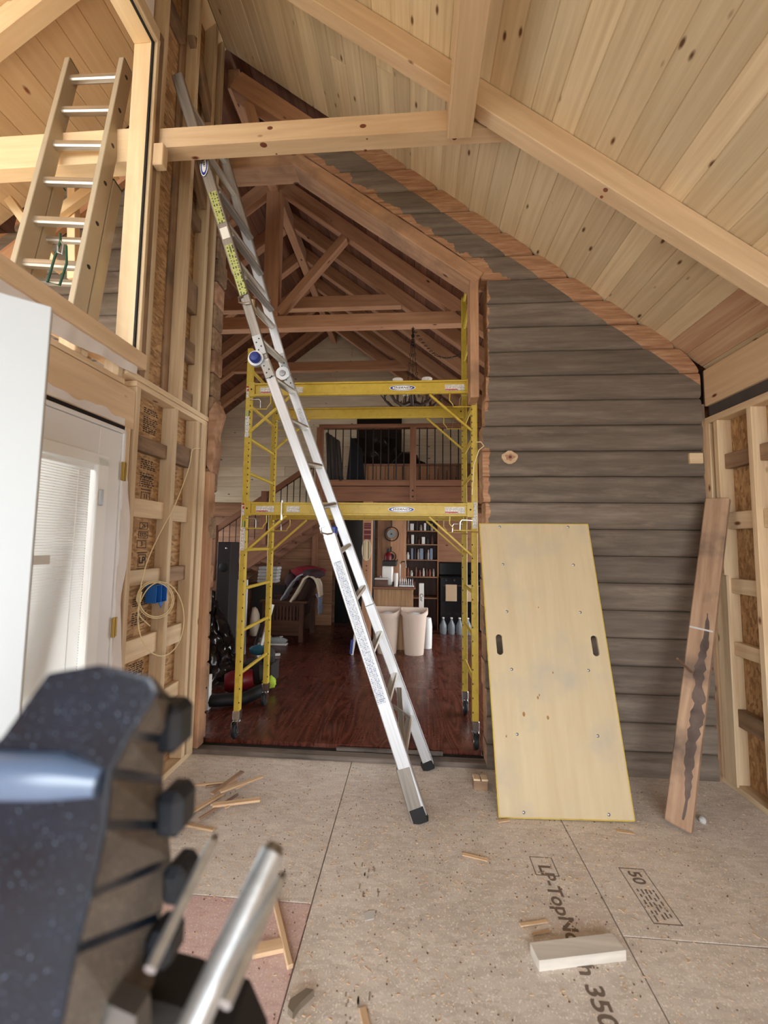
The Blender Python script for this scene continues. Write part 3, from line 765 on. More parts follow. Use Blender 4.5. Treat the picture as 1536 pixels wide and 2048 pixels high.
leaf = thing('door_2', 'open plain white door leaf swung into the room at far left', 'door', (-1.24, .61, 0), kind='structure')
A, B = V((-.907, .913, 0)), V((-1.585, .32, 0)); dd = (B-A).normalized(); off = V((-dd.y, dd.x, 0)); off = off if off.y < 0 else -off
lm = beam('door_leaf', A+V((0, 0, 1.063))-off*.0-off*-.0+V((0, 0, 0)), B+V((0, 0, 1.063)), .044, 2.075, 'white_door', leaf, up=(0, 0, 1), ch=.002)
hp = P(-4, 1385, y=.84)
tnorm = V((0.66, -0.75, 0)).normalized()
tn = dd.cross(V((0, 0, 1))); tn = tn if tn.dot(-V((A.x, A.y, 0))) > 0 else -tn
q = A+dd*.07+tn*.022; q.z = 1.165
lathe('lock_rose', [(.0, 0), (.028, 0), (.028, .006), (.022, .010), (.0, .010)], q, 'galvanised', leaf, tn, 20)
lathe('lock_bore', [(.0, .0), (.019, .0), (.019, .0125), (.0, .0125)], q, 'rubber_black', leaf, tn, 16)

# ---------------------------------------------------------------- right framed wall
wr = thing('wall_right', 'open stud wall with OSB sheathing and blocking on the right', 'wall', (XR, 1.5, 0), kind='structure')
XP = XR+.09
box('osb_sheet', (XP, 1.78, 0), (XP+.012, YB, 2.52), 'osb', wr, 0, along='z')
box('osb_sheet', (XP, .56, 0), (XP+.012, 1.776, 2.52), 'osb', wr, 0, along='z')
box('osb_sheet', (XP, -2.5, 0), (XP+.012, .556, 2.52), 'osb', wr, 0, along='y')
box('bottom_plate', (XR, YBACK, 0), (XP, 2.945, .038), 'pine_stud', wr)
box('top_plate', (XR, YBACK, 2.385), (XP, 2.945, 2.43), 'pine_stud', wr)
box('gap_board', (XR+.03, YBACK, 2.43), (XP+.01, 2.945, 2.535), 'felt_black', wr)
box('eave_beam', (XR+.005, YBACK, 2.515), (XP+.02, 2.945, 2.775), 'pine_beam', wr, .004)
for y in (2.905, 2.83, 2.555, 2.15, 1.75, 1.35, .95, .55, .15, -.25, -.65, -1.05, -1.45, -1.85, -2.25):
    box('stud', (XR, y, .038), (XP, y+.038, 2.385), 'pine_stud', wr)
box('corner_nailer', (XR-.012, 2.80, .04), (XR+.002, 2.90, 1.35), 'pine_stud', wr)
for y0, y1 in ((2.595, 2.83), (2.19, 2.553)):
    for a, b in ((2.05, 2.15), (1.65, 1.76), (1.235, 1.33), (.84, .925), (.395, .505)):
        box('blocking', (XP-.055, y0, a), (XP-.006, y1, b), 'pine_weathered' if a in (2.05, .395) else 'pine_stud', wr)

# ---------------------------------------------------------------- roof truss of the new room
tr = thing('roof_truss', 'pale pine truss of rafter, tie beam and purlin under the new ceiling', 'truss', (.2, 2.1, 3.8))
Yr0, Yr1 = 2.095, 2.185
def rafter_pts(x): return ZC(x)-.172/2*1.0
def raft(name, xa, xb, parent, y0, y1, mat='pine_beam', side=1, dep=.136):
    n = V((SL*side, 0, 1)).normalized(); y = (y0+y1)/2
    a = V((xa, y, ZC(xa)))-n*(dep/2+.001); b = V((xb, y, ZC(xb)))-n*(dep/2+.001)
    return beam(name, a, b, y1-y0, dep, mat, parent, up=n, ch=.004)
raft('rafter', -1.45, 2.14, tr, Yr0, Yr1)
ty0, ty1, tz0, tz1 = 2.20, 2.29, 3.925, 4.052
prism('tie_beam', [(XL+.005, ty0, tz0), (XL+.005, ty0, tz1), (xline(tz1)-.004, ty0, tz1), (xline(tz0)-.004, ty0, tz0)], (0, ty1-ty0, 0), 'pine_beam', tr)
box('purlin', (.180, YBACK, 3.865), (.318, 2.198, 4.02), 'pine_beam', tr, .004)
# dark knots standing out on the tie beam's face
for px, py, r in ((540, 256, .014), (527, 290, .017), (726, 252, .016), (734, 278, .005), (731, 301, .008), (909, 277, .010), (553, 308, .005)):
    q = P(px, py, y=ty0)
    if q.z < tz0+.004: q = P(px, py, z=tz0); lathe('knot', [(0, 0), (r, 0), (r*.8, .0012), (0, .0015)], q, 'knot_brown', tr, (0, 0, -1), 10, sx=1.3)
    else: lathe('knot', [(0, 0), (r, 0), (r*.8, .0012), (0, .0015)], q, 'knot_brown', tr, (0, -1, 0), 10, sx=1.25, sy=.85)
for px, py, r in ((1211, 380, .013), (1203, 394, .009)):
    q = P(px, py, y=Yr0); lathe('knot', [(0, 0), (r, 0), (r*.8, .0012), (0, .0015)], q, 'knot_brown', tr, (0, -1, 0), 10)
bb = tag(box('wood_block', (XL+.004, 2.150, P(310, 328, y=2.15).z), (P(326, 300, y=2.15).x, 2.20, P(310, 285, y=2.15).z), 'pine_beam', None, .004), 'square pine block fixed on the window casing at the tie beam end', 'block')

# porch truss seen through the high window
pt = thing('roof_truss.001', 'pine porch truss behind the high window glass', 'truss', (-2.6, 2.5, 4.2))
box('tie_beam', (-4.6, 2.20, 3.85), (-1.735, 2.30, 4.07), 'pine_porch', pt)
raft('rafter', -1.70, -4.7, pt, 2.095, 2.195, 'pine_porch', -1, .15)
for pa, pb, w in (((147, 345), (147, 560), .06), ((60, 470), (230, 345), .07), ((120, 540), (20, 400), .06)):
    yq = 2.40+w*1.4+pa[0]*.0008; beam('strut', P(*pa, y=yq), P(*pb, y=yq), w, .05, 'pine_porch', pt, up=(0, 1, 0))
box('porch_post', (-1.92, 2.70, 0), (-1.82, 2.80, 3.9), 'pine_porch', pt)
pf = tag(box('porch_floor', (-4.9, -2.2, -.12), (-1.70, 2.93, -.04), 'pine_stud', None, 0), 'plank floor of the porch outside', 'floor', kind='structure')

# ---------------------------------------------------------------- extension ladder on the porch
el = thing('extension_ladder', 'extension ladder with shiny rungs standing behind the high window', 'ladder', (-2.6, 1.6, -.04))
def ladder_line(px1, py1, y1, px2, py2, y2): return P(px1, py1, y=y1), P(px2, py2, y=y2)
La, Lb = P(45, 520, y=1.95), P(145, 133, y=2.30)
Ra, Rb = P(158, 600, y=1.95), P(252, 133, y=2.30)
def ext(a, b, z): t = (z-a.z)/(b.z-a.z); return a+(b-a)*t
zb = -.035
fwd = (Lb-La).normalized(); side = (Rb-Lb).normalized(); nrm = fwd.cross(side).normalized()
if nrm.y > 0: nrm = -nrm
for a, b in ((La, Lb), (Ra, Rb)):
    beam('rail', ext(a, b, zb+.9), b, .034, .092, 'ladder_fibre', el, up=nrm)
    beam('base_rail', ext(a, b, zb)-nrm*.09, ext(a, b, 3.72)-nrm*.09, .034, .075, 'ladder_fibre', el, up=nrm)
    beam('rail_cap', b-fwd*.001, b+fwd*.012, .032, .078, 'green_strap', el, up=nrm)
    beam('rail_cap', ext(a, b, 3.72)-nrm*.09, ext(a, b, 3.732)-nrm*.09, .036, .078, 'green_strap', el, up=nrm)
for i in range(12):
    z = 4.52-i*.30
    if z < 1: break
    a, b = ext(La, Lb, z), ext(Ra, Rb, z)
    beam('rung', a, b, .05, .036, 'rung_metal', el, up=nrm, ch=.008)
    if z < 3.6: beam('base_rung', a-nrm*.09-fwd*.03, b-nrm*.09-fwd*.03, .034, .03, 'rung_metal', el, up=nrm, ch=.007)
    for e in (b,): lathe('rung_end', [(0, 0), (.014, 0), (.012, .004), (0, .004)], e+side*.015, 'rubber_black', el, side, 8)
rp = P(128, 500, y=1.95)
rope = tag(tube('rope', [rp+V((0, -.03, .07)), rp+V((.01, -.035, .02)), rp+V((-.02, -.03, -.06)), rp+V((-.05, -.03, -.2)), rp+V((.02, -.03, -.22)), rp+V((.05, -.03, -.1)), rp+V((.04, -.03, .0))], .006, 'green_strap'), 'green cord with a metal clip hanging on the porch ladder rung', 'rope')
tube('clip', [rp+V((.005, -.035, .03)), rp+V((.03, -.035, .0)), rp+V((.025, -.035, -.05)), rp+V((.0, -.035, -.04)), rp+V((-.002, -.035, .0))], .005, 'galvanised', rope)

# ---------------------------------------------------------------- scaffold
sc = thing('rolling_scaffold', 'yellow two-tier rolling scaffold standing in the wall opening', 'scaffold', (-.44, 3.4, .05))
SX0, SX1, SY0, SY1 = -1.335, .460, 3.125, 3.73
LEGW = .046
random.seed(2)
for (x, y) in ((SX0, SY0), (SX0, SY1), (SX1, SY0), (SX1, SY1)):
    zt0, zt1 = .24, 1.62
    lg = box('leg', (x-LEGW/2, y-LEGW/2, zt0), (x+LEGW/2, y+LEGW/2, zt1), 'yellow_paint', sc, .005)
    top = 3.86 if x > 0 else 3.10
    l2 = box('leg', (x-LEGW/2, y-LEGW/2, zt1+.004), (x+LEGW/2, y+LEGW/2, top), 'yellow_paint', sc, .005)
    for i in range(26):
        z = .3+i*.0508
        join = lg if z < zt1 else l2
        if i % 2 == 0: box('pin_hole', (x+(LEGW/2-.004)*(1 if x < 0 else -1)-.0035, y-LEGW/2-.0006, z), (x+(LEGW/2-.004)*(1 if x < 0 else -1)+.0035, y-LEGW/2+.001, z+.012), 'dark_gap', lg, 0)
    for i in range(18):
        z = 1.9+i*.0508
        box('pin_hole', (x+(LEGW/2-.004)*(1 if x < 0 else -1)-.0035, y-LEGW/2-.0006, z), (x+(LEGW/2-.004)*(1 if x < 0 else -1)+.0035, y-LEGW/2+.001, z+.012), 'dark_gap', l2, 0)
    # caster
    ca = box('caster', (x-.028, y-.028, .175), (x+.028, y+.028, .245), 'chrome', sc, .006)
    lathe('swivel', [(.0, 0), (.03, 0), (.03, .012), (.0, .012)], (x, y, .165), 'chrome', ca, (0, 0, 1), 14)
    box('fork', (x-.024, y-.05, .095), (x-.019, y+.018, .168), 'chrome', ca, .002); box('fork', (x+.019, y-.05, .095), (x+.024, y+.018, .168), 'chrome', ca, .002)
    lathe('wheel', [(.0, -.015), (.052, -.015), (.058, -.009), (.058, .009), (.052, .015), (.0, .015)], (x, y-.022, .109), 'rubber_black', ca, (1, 0, 0), 20)
    lathe('wheel_hub', [(.0, -.019), (.024, -.019), (.024, .019), (.0, .019)], (x, y-.022, .109), 'galvanised', ca, (1, 0, 0), 12)
for x in (SX0, SX1):
    for z in (.51, .835, 1.16, 1.465, 1.79, 2.08, 2.36, 2.63, 2.93, 3.24, 3.55, 3.82):
        if z > (3.0 if x < 0 else 3.84): continue
        tube('end_rung', [(x, SY0+LEGW/2-.003, z), (x, SY1-LEGW/2+.003, z)], .014, 'yellow_paint', sc, 8)
def channel(y, z0, z1, face, parent):
    """C-section side rail with lipped edges"""
    o = -1 if face < 0 else 1
    m_ = box('platform_rail', (SX0+.03, y-.003, z0), (SX1-.03, y+.003, z1), 'yellow_paint', parent, .001)
    for z in (z0, z1-.014): box('rail_lip', (SX0+.03, min(y, y+o*.020), z), (SX1-.03, max(y, y+o*.020), z+.014), 'yellow_paint', m_, .002)
    for x in (SX0+.012, SX1-.062): box('rail_end', (x, min(y, y+o*.024), z0-.006), (x+.05, max(y, y+o*.024), z1+.006), 'yellow_paint', m_, .003)
    for x in (SX0+.035, SX1-.035): lathe('bolt_hole', [(0, 0), (.007, 0), (.006, .002), (0, .002)], (x, y+o*.024, (z0+z1)/2), 'dark_gap', m_, (0, o, 0), 10)
    return m_
yfr = SY0-.028
rails = {}
for z0, z1 in ((1.738, 1.838), (2.690, 2.795)):
    rails[z0] = channel(yfr, z0, z1, -1, sc)
    channel(SY1-.028, z0, z1, -1, sc)
    for y in (yfr-.006, SY1-.034):
        for x, sx in ((SX0, 1), (SX1, -1)):
            beam('corner_brace', (x+sx*.02, y, z0-.295), (x+sx*.345, y, z0-.004), .016, .026, 'yellow_paint', sc, up=(0, 1, 0), ch=.004)
            tube('latch_wire', [(x+sx*.02, y, z0-.105), (x+sx*.16, y, z0-.105), (x+sx*.165, y, z0-.085), (x+sx*.19, y, z0-.055), (x+sx*.188, y, z0)], .0045, 'yellow_paint', sc, 6)
            tube('lock_pin', [(x+sx*.02, y-.012, z0-.03), (x+sx*.10, y-.012, z0-.028), (x+sx*.112, y-.012, z0-.045), (x+sx*.113, y-.012, z0-.10)], .0035, 'chrome', sc, 6)
    # stickers and the maker's oval
    zc = (z0+z1)/2; r = rails[z0]; yy = yfr-.0035
    for x0, x1 in ((SX0+.10, SX0+.245), (SX0+.345, SX0+.45), (SX1-.225, SX1-.075)):
        st = box('sticker', (x0, yy-.001, zc-.028), (x1, yy, zc+.02), 'label_white', r, 0)
        if x0 < SX0+.3 or x0 > 0: box('sticker_band', (x0+.004, yy-.0015, zc-.022), (x0+(x1-x0)*.65, yy-.0008, zc-.015), 'sticker_red', st, 0)
    ox = -.095
    e = lathe('oval_badge', [(0, 0), (1, 0), (1, .0012), (0, .0012)], (ox, yy, zc), 'logo_white', r, (0, -1, 0), 36, sx=.101, sy=.0225, smooth=False)
    lathe('oval_ring', [(0, 0), (1, 0), (1, .0018), (0, .0018)], (ox, yy, zc), 'logo_blue', e, (0, -1, 0), 36, sx=.096, sy=.0195, smooth=False)
    lathe('oval_inner', [(0, 0), (1, 0), (1, .0023), (0, .0023)], (ox, yy, zc), 'logo_white', e, (0, -1, 0), 36, sx=.078, sy=.0165, smooth=False)
    write('badge_lettering', 'WERNER', (ox, yy-.0026, zc), (1, 0, 0), (0, 0, 1), .0165, 'logo_black', e, .012, .35, sx=1.45, spacing=1.05)
tube('lock_pin', [(SX0+.315, yfr-.03, 1.85), (SX0+.315, yfr-.03, 1.70)], .006, 'chrome', sc, 6)
for x, zz in ((SX0, 1.785), (SX0, 2.735)):
    s_ = box('warning_sticker', (x-.018, SY0-LEGW/2-.0012, zz-.05), (x+.018, SY0-LEGW/2-.0002, zz+.045), 'label_white', sc, 0, along='x')
    lathe('warning_ring', [(0, 0), (.012, 0), (.012, .001), (0, .001)], (x, SY0-LEGW/2-.001, zz+.012), 'sticker_red', s_, (0, -1, 0), 16)
    box('warning_head', (x-.018, SY0-LEGW/2-.0016, zz+.032), (x+.018, SY0-LEGW/2-.0008, zz+.045), 'sticker_red', s_, 0)
for x, a, b in ((SX0, 1.46, 1.64), (SX0, 2.36, 2.53), (SX1, 1.65, 1.85)):
    box('leg_sticker', (x-.017, SY0-LEGW/2-.0012, a), (x+.017, SY0-LEGW/2-.0002, b), 'label_white', sc, 0, along='x')
    if x < 0: box('leg_sticker', (x-.017, SY0-LEGW/2-.0014, b+.004), (x+.017, SY0-LEGW/2-.0002, b+.05), 'label_yellow', sc, 0, along='x')

# ---------------------------------------------------------------- multi-position ladder
ml = thing('folding_ladder', 'aluminium multi-position ladder leaning from floor up to the left wall', 'ladder', (0, 2.6, 0))
N = [V((.05, 2.372, 0)), V((-.535, 2.45, 1.645)), V((-.962, 2.46, 2.690)), V((-1.545, 2.30, 4.53))]
Fr = [V((.115, 2.90, 0)), V((-.56, 2.85, 1.775)), V((-.943, 2.85, 2.758)), V((-1.50, 2.80, 4.55))]
def nrm_of(a, b, c): return (b-a).cross(c-a).normalized()
pl = nrm_of(N[0], N[2], Fr[1]); pl = pl if pl.x > 0 else -pl
def lerp(a, b, t): return a+(b-a)*t
def rail(name, a, b, w, t, mat, parent=ml): return beam(name, a, b, w, t, mat, parent, up=(b-a).cross(V((0, 1, 0))), ch=.005)
outN = rail('outer_rail', N[0]+V((0, 0, .03)), lerp(N[0], N[1], .96), .036, .078, 'aluminium')
outF = rail('outer_rail', Fr[0]+V((0, 0, .03)), lerp(Fr[0], Fr[1], .62), .034, .07, 'aluminium')
inN = rail('inner_rail', lerp(N[0], N[1], .90), N[2], .026, .066, 'aluminium')
inF = rail('inner_rail', lerp(Fr[0], Fr[1], .36), Fr[2], .026, .066, 'aluminium')
inN2 = rail('inner_rail', N[2], lerp(N[2], N[3], .36), .026, .064, 'aluminium_dull')
inF2 = rail('inner_rail', Fr[2], lerp(Fr[2], Fr[3], .98), .026, .064, 'aluminium')
upN = rail('outer_rail', lerp(N[2], N[3], .30), N[3], .036, .072, 'aluminium_dull')
upF = rail('outer_rail', lerp(Fr[2], Fr[3], .32)+V((0, .02, 0)), Fr[3]+V((0, .02, 0)), .034, .072, 'aluminium_dull')
# rubber feet
rail('foot', N[0]+V((-.012, 0, .006)), N[0]+(N[1]-N[0]).normalized()*.30, .040, .083, 'aluminium_dull')
rail('foot_pad', N[0]+V((.004, 0, .000)), N[0]+(N[1]-N[0]).normalized()*.085, .043, .088, 'rubber_black')
rail('foot_pad', Fr[0]+V((.004, 0, .002)), Fr[0]+(Fr[1]-Fr[0]).normalized()*.06, .042, .08, 'rubber_black')
# hinges with blue push knob
dN = (N[2]-N[1]).normalized(); dN2 = (N[3]-N[2]).normalized(); dF = (Fr[2]-Fr[1]).normalized(); dF2 = (Fr[3]-Fr[2]).normalized()
for c, da, db, hand in ((N[2], dN, dN2, -1), (Fr[2], dF, dF2, 1)):
    hc = c+V((-.045 if hand < 0 else -.02, -.02, 0))
    h = lathe('hinge', [(0, -.014), (.05, -.014), (.052, -.008), (.052, .008), (.05, .014), (0, .014)], hc, 'aluminium', ml, (0, 1, 0), 24)
    beam('hinge_arm', c-da*.13+V((0, -.018, 0)), c-da*.02+V((0, -.018, 0)), .006, .06, 'galvanised', h, up=da.cross(V((0, 1, 0))))
    beam('hinge_arm', c+db*.03+V((0, -.018, 0)), c+db*.16+V((0, -.018, 0)), .006, .06, 'galvanised', h, up=db.cross(V((0, 1, 0))))
    for k in range(4):
        for e, dv in ((-.05-.025*k, da), (.06+.025*k, db)):
            q = c+dv*e+V((.012*(1 if k % 2 else -1), -.0225, 0)); lathe('rivet', [(0, 0), (.005, 0), (0, .003)], q, 'rubber_black', h, (0, -1, 0), 8)
    lathe('hinge_knob', [(0, 0), (.036, 0), (.036, .016), (.026, .03), (0, .034)] if hand < 0 else [(0, 0), (.024, 0), (.022, .008), (0, .009)], hc+V((0, -.014, 0)), 'hinge_blue' if hand < 0 else 'steel_grey', h, (0, -1, 0), 20)
# rungs: lower flared section, middle section, upper section
def rung(pn, pf, parent=ml, w=.046, mat='rung_metal', cap=True):
    beam('rung', pn, pf, .03, w, mat, parent, up=pl, ch=.008)
def at_z(L, z):
    for a, b in zip(L, L[1:]):
        if a.z <= z <= b.z+1e-6: return lerp(a, b, (z-a.z)/(b.z-a.z))
    return L[-1]
for k, z in enumerate((.30, .58, .86, 1.17, 1.46)):
    rung(at_z(N, z), at_z(Fr, z+.05))
for z in (1.745, 2.02, 2.30, 2.575):
    a = at_z(N, z); rung(a, at_z(Fr, z+.055))
    q = a+V((0, -.0135, 0)); lathe('rung_hole', [(0, 0), (.013, 0), (.013, .0012), (0, .0012)], q, 'rubber_black', ml, (0, -1, 0), 4, smooth=False)
for z in (2.83, 3.09, 3.35, 3.61, 3.87, 4.13, 4.39):
    rung(at_z(N, z), at_z(Fr, z+.03), mat='rung_metal')
for z in (3.22, 3.50, 3.78):
    rung(at_z(N, z)+V((.03, 0, 0)), at_z(Fr, z+.03)+V((.03, 0, 0)), mat='aluminium_dull')
q = at_z(N, 2.83)+V((0, -.0135, 0)); lathe('rung_hole', [(0, 0), (.013, 0), (.013, .0012), (0, .0012)], q, 'rubber_black', ml, (0, -1, 0), 4, smooth=False)
# side braces at the flared foot
beam('brace', at_z(N, .30)+V((.01, .02, 0)), at_z(Fr, .55), .006, .035, 'aluminium_dull', ml, up=(1, 0, 0))
beam('brace', at_z(N, .62)+V((.01, .02, 0)), at_z(Fr, .34), .006, .035, 'aluminium_dull', ml, up=(1, 0, 0))
# clips holding the sections
for z in (1.60, 3.06):
    a = at_z(N, z); tube('clip', [a+V((-.02, -.022, .03)), a+V((-.045, -.026, .02)), a+V((-.04, -.026, -.012)), a+V((.0, -.022, -.02)), a+V((.03, -.022, -.015))], .006, 'chrome', ml, 6)
    box('clip_block', a+V((.0, .0, -.03)), a+V((.05, .05, .03)), 'hinge_blue' if z < 2 else 'chrome', ml, .008)
# printed labels on the rails
def on_rail(name, L, z0, z1, w, mat, y=-.0195, parent=ml):
    a, b = at_z(L, z0)+V((0, y, 0)), at_z(L, z1)+V((0, y, 0))
    return beam(name, a, b, w, .0012, mat, parent, up=(0, -1, 0), ch=0)
on_rail('label', N, .62, 1.42, .05, 'label_clear', parent=outN); on_rail('label', N, 3.10, 3.42, .05, 'label_yellow', parent=upN)
on_rail('label', N, 3.46, 3.53, .05, 'label_white', parent=upN); on_rail('label', N, 3.56, 3.76, .05, 'label_yellow', parent=upN)
on_rail('label', Fr, 2.36, 2.50, .03, 'label_clear', -.0145, parent=inF)
e = lathe('oval_badge', [(0, 0), (1, 0), (1, .0012), (0, .0012)], at_z(N, 3.93)+V((0, -.0185, 0)), 'logo_white', upN, (0, -1, 0), 28, sx=.026, sy=.075, smooth=False)
lathe('oval_ring', [(0, 0), (1, 0), (1, .0018), (0, .0018)], at_z(N, 3.93)+V((0, -.0185, 0)), 'logo_blue', e, (0, -1, 0), 28, sx=.022, sy=.068, smooth=False)
lathe('oval_inner', [(0, 0), (1, 0), (1, .0023), (0, .0023)], at_z(N, 3.93)+V((0, -.0185, 0)), 'logo_white', e, (0, -1, 0), 28, sx=.015, sy=.05, smooth=False)
dr = (N[3]-N[2]).normalized()
write('badge_lettering', 'WERNER', at_z(N, 3.93)+V((0, -.0212, 0)), -dr, V((0, -1, 0)).cross(-dr), .016, 'logo_black', e, .012, .35, sx=1.0, spacing=1.05)

# ---------------------------------------------------------------- leaning plywood platform
pp = thing('scaffold_platform', 'plywood scaffold deck with yellow edge and two hand slots leaning on log wall', 'panel', (.87, 2.47, 0))
b0, b1 = P(997, 1638, z=.004), P(1268, 1640, z=.004)
t0, t1 = P(957, 1048, y=2.90), P(1171, 1047, y=2.90)
ux = ((b1-b0)+(t1-t0)).normalized(); cb, ct = (b0+b1)/2, (t0+t1)/2
uy = (ct-cb); uy = (uy-ux*uy.dot(ux)); H = uy.length; uy.normalize(); un = ux.cross(uy)   # un faces the camera
un = un if un.y < 0 else -un
Wd = .752
def pan(u, v, n): return cb+ux*u+uy*v+un*n
def slotted(name, thick, mat, parent):
    hw = Wd/2-.006; h0, h1 = .006, H-.006; sl = [(-.298, .925), (.298, .925)]; ry, rx = .062, .021
    bm = bmesh.new()
    def ring(n):
        out = [bm.verts.new(pan(*q, n)-cb) for q in ((-hw, h0), (hw, h0), (hw, h1), (-hw, h1))]
        holes = []
        for cx, cy in sl:
            hv = []
            for k in range(16):
                a = 2*math.pi*k/16; yy = (ry-rx)*(1 if math.sin(a) > 0 else -1)
                hv.append(bm.verts.new(pan(cx+rx*math.cos(a), cy+yy+rx*math.sin(a), n)-cb))
            holes.append(hv)
        return out, holes
    o1, h1_ = ring(thick/2); o2, h2_ = ring(-thick/2)
    for o, hs in ((o1, h1_), (o2, h2_)):
        ed = [bm.edges.new((o[i], o[(i+1) % 4])) for i in range(4)]
        for hv in hs: ed += [bm.edges.new((hv[i], hv[(i+1) % 16])) for i in range(16)]
        bmesh.ops.triangle_fill(bm, use_beauty=True, edges=ed)
    for i in range(4): bm.faces.new((o1[i], o1[(i+1) % 4], o2[(i+1) % 4], o2[i]))
    for a, b in zip(h1_, h2_):
        for i in range(16): bm.faces.new((a[i], a[(i+1) % 16], b[(i+1) % 16], b[i]))
    bmesh.ops.recalc_face_normals(bm, faces=bm.faces)
    M = Matrix((uy, un.cross(uy), un)).transposed().to_4x4(); M.translation = cb
    me = bpy.data.meshes.new('deck'); bm.to_mesh(me); bm.free()
    me.transform(M.to_3x3().inverted().to_4x4()); return link(name, me, mat, M, parent)
slotted('deck', .014, 'plywood_panel', pp)
for u in (-Wd/2+.003, Wd/2-.003): beam('edge_strip', pan(u, 0, -.002), pan(u, H, -.002), .006, .018, 'yellow_paint', pp, up=un, ch=.001)
for v in (.003, H-.003): beam('edge_strip', pan(-Wd/2, v, -.002), pan(Wd/2, v, -.002), .006, .018, 'yellow_paint', pp, up=un, ch=.001)
for u in (-.235, .235):
    for v in (.03, .42, .78, 1.13, 1.44, H-.025): lathe('rivet', [(0, 0), (.009, 0), (.006, .003), (0, .004)], pan(u, v, .0075), 'galvanised', pp, un, 10)
for (px, py, r) in ((1012, 1472, .007), (1075, 1395, .010), (1047, 1428, .014), (1095, 1435, .012), (1105, 1345, .007), (1078, 1390, .007), (1076, 1215, .006)):
    d = P(px, py, y=1.0)-V((0, 0, CAMH)); o = V((0, 0, CAMH)); t = (cb-o).dot(un)/d.dot(un); q = o+d*t+un*.0072
    lathe('gouge', [(0, 0), (r, 0), (r*.5, .0008), (0, .0008)], q, 'gouge_brown', pp, un, 7, sx=.6, smooth=False)

# ---------------------------------------------------------------- leaning reclaimed plank
rp_ = thing('reclaimed_plank', 'weathered two-tone plank leaning in the right corner with a bent spike', 'plank', (1.45, 2.45, 0))
q0, q1 = P(1328, 1645, z=0), P(1385, 1672, z=0)
T0, T1 = P(1410, 1000, y=2.80), P(1462, 995, y=2.78)
wv = (q1-q0).normalized(); base = (q0+q1)/2; topc = (T0+T1)/2
ax = (topc-base).normalized(); wv = (wv-ax*wv.dot(ax)).normalized(); nv = ax.cross(wv); nv = nv if nv.y < 0 else -nv
beam('plank', base+ax*.012, topc, .126, .042, 'old_plank', rp_, up=nv, ch=.006)
Lp = (topc-base).length
random.seed(6); lft, rgt_ = [], []
for k in range(46):
    t = .03+.58*k/45; w_ = (.004+.026*math.sin(math.pi*k/45))*random.uniform(.45, 1.15); c_ = base+ax*(Lp*t)+nv*.0212+wv*(.022+.006*math.sin(k*.35))
    lft.append(c_-wv*w_); rgt_.append(c_+wv*min(w_*1.2, .04))
prism('dark_streak', lft+rgt_[::-1], nv*.0008, 'dark_stain', rp_)
beam('paint_band', base+ax*(Lp*.560)+nv*.0212-wv*.058, base+ax*(Lp*.557)+nv*.0212+wv*.058, .01, .003, 'grey_flake', rp_, up=nv, ch=0)
sp0 = P(1352, 1318, y=2.52); tube('bent_spike', [sp0+V((-.01, -.03, .01)), P(1366, 1328, y=2.55), P(1386, 1347, y=2.60)], [.007, .0055, .0055], 'rust', rp_, 7)

# ================================================================ the old cabin behind the opening
FZ = .05
def ZR(x): return ZC(x)+.08
cr = thing('ceiling.002', 'dark reddish plank roof underside of the cabin', 'ceiling', (-1.5, 5.3, 4.5), kind='structure')
random.seed(9)
for side in (1, -1):
    s = 0.0
    while s < 5.0:
        w = .165; x0, z0 = slope_pt(s, side); x1, z1 = slope_pt(s+w, side); n = V((SL*side, 0, 1)).normalized()
        c = (V((x0, 0, z0))+V((x1, 0, z1)))/2+V((0, 0, .08))+n*.01
        for a, b in ((3.0, 5.1+random.uniform(-.5, .5)), (None, 7.72)):
            if a is None: a = prevb
            prevb = b
            beam('roof_board', (c.x, a+.001, c.z), (c.x, b-.001, c.z), w-.003, .02, 'cabin_roof', cr, up=n, ch=.003)
        s += w
wf = thing('wall_far', 'horizontal pine plank gable wall at the back of the cabin', 'wall', (-.5, 7.65, 0), kind='structure')
YF = 7.62
z = FZ; i = 0
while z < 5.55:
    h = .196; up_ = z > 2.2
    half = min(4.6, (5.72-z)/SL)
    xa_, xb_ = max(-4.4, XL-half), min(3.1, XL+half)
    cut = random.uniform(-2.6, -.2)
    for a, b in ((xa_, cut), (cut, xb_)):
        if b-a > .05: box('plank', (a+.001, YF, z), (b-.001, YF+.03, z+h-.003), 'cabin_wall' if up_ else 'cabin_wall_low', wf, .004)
    z += h; i += 1
box('ledger', (-4.4, YF-.02, 2.20), (-.9, YF+.01, 2.27), 'cabin_wall_low', wf)
prism('backing', [(-4.4, YF+.034, 0), (3.1, YF+.034, 0), (3.1, YF+.034, 2.15), (XL, YF+.034, 5.75), (-4.4, YF+.034, 3.55)], (0, .02, 0), 'dark_gap', wf)
wcl = thing('wall_cabin_left', 'plank wall on the left side of the cabin', 'wall', (-4.4, 5.3, 0), kind='structure')
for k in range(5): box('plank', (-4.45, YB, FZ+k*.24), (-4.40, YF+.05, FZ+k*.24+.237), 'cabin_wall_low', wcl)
for k in range(8, 14): box('plank', (-4.45, YB, FZ+k*.24), (-4.40, YF+.05, FZ+k*.24+.237), 'cabin_wall_low', wcl)  # courses left out between: unseen opening added to brighten the cabin
wcr = thing('wall_cabin_right', 'cabin side wall with a long unseen window, enlarged to brighten the cabin', 'wall', (3.1, 5.3, 0), kind='structure')  # window lengthened out of view to let more daylight in
box('wall_panel', (3.10, YB, 0), (3.15, YF+.05, .45), 'cabin_wall_low', wcr, 0); box('wall_panel', (3.10, YB, 2.15), (3.15, YF+.05, 2.6), 'cabin_wall_low', wcr, 0)
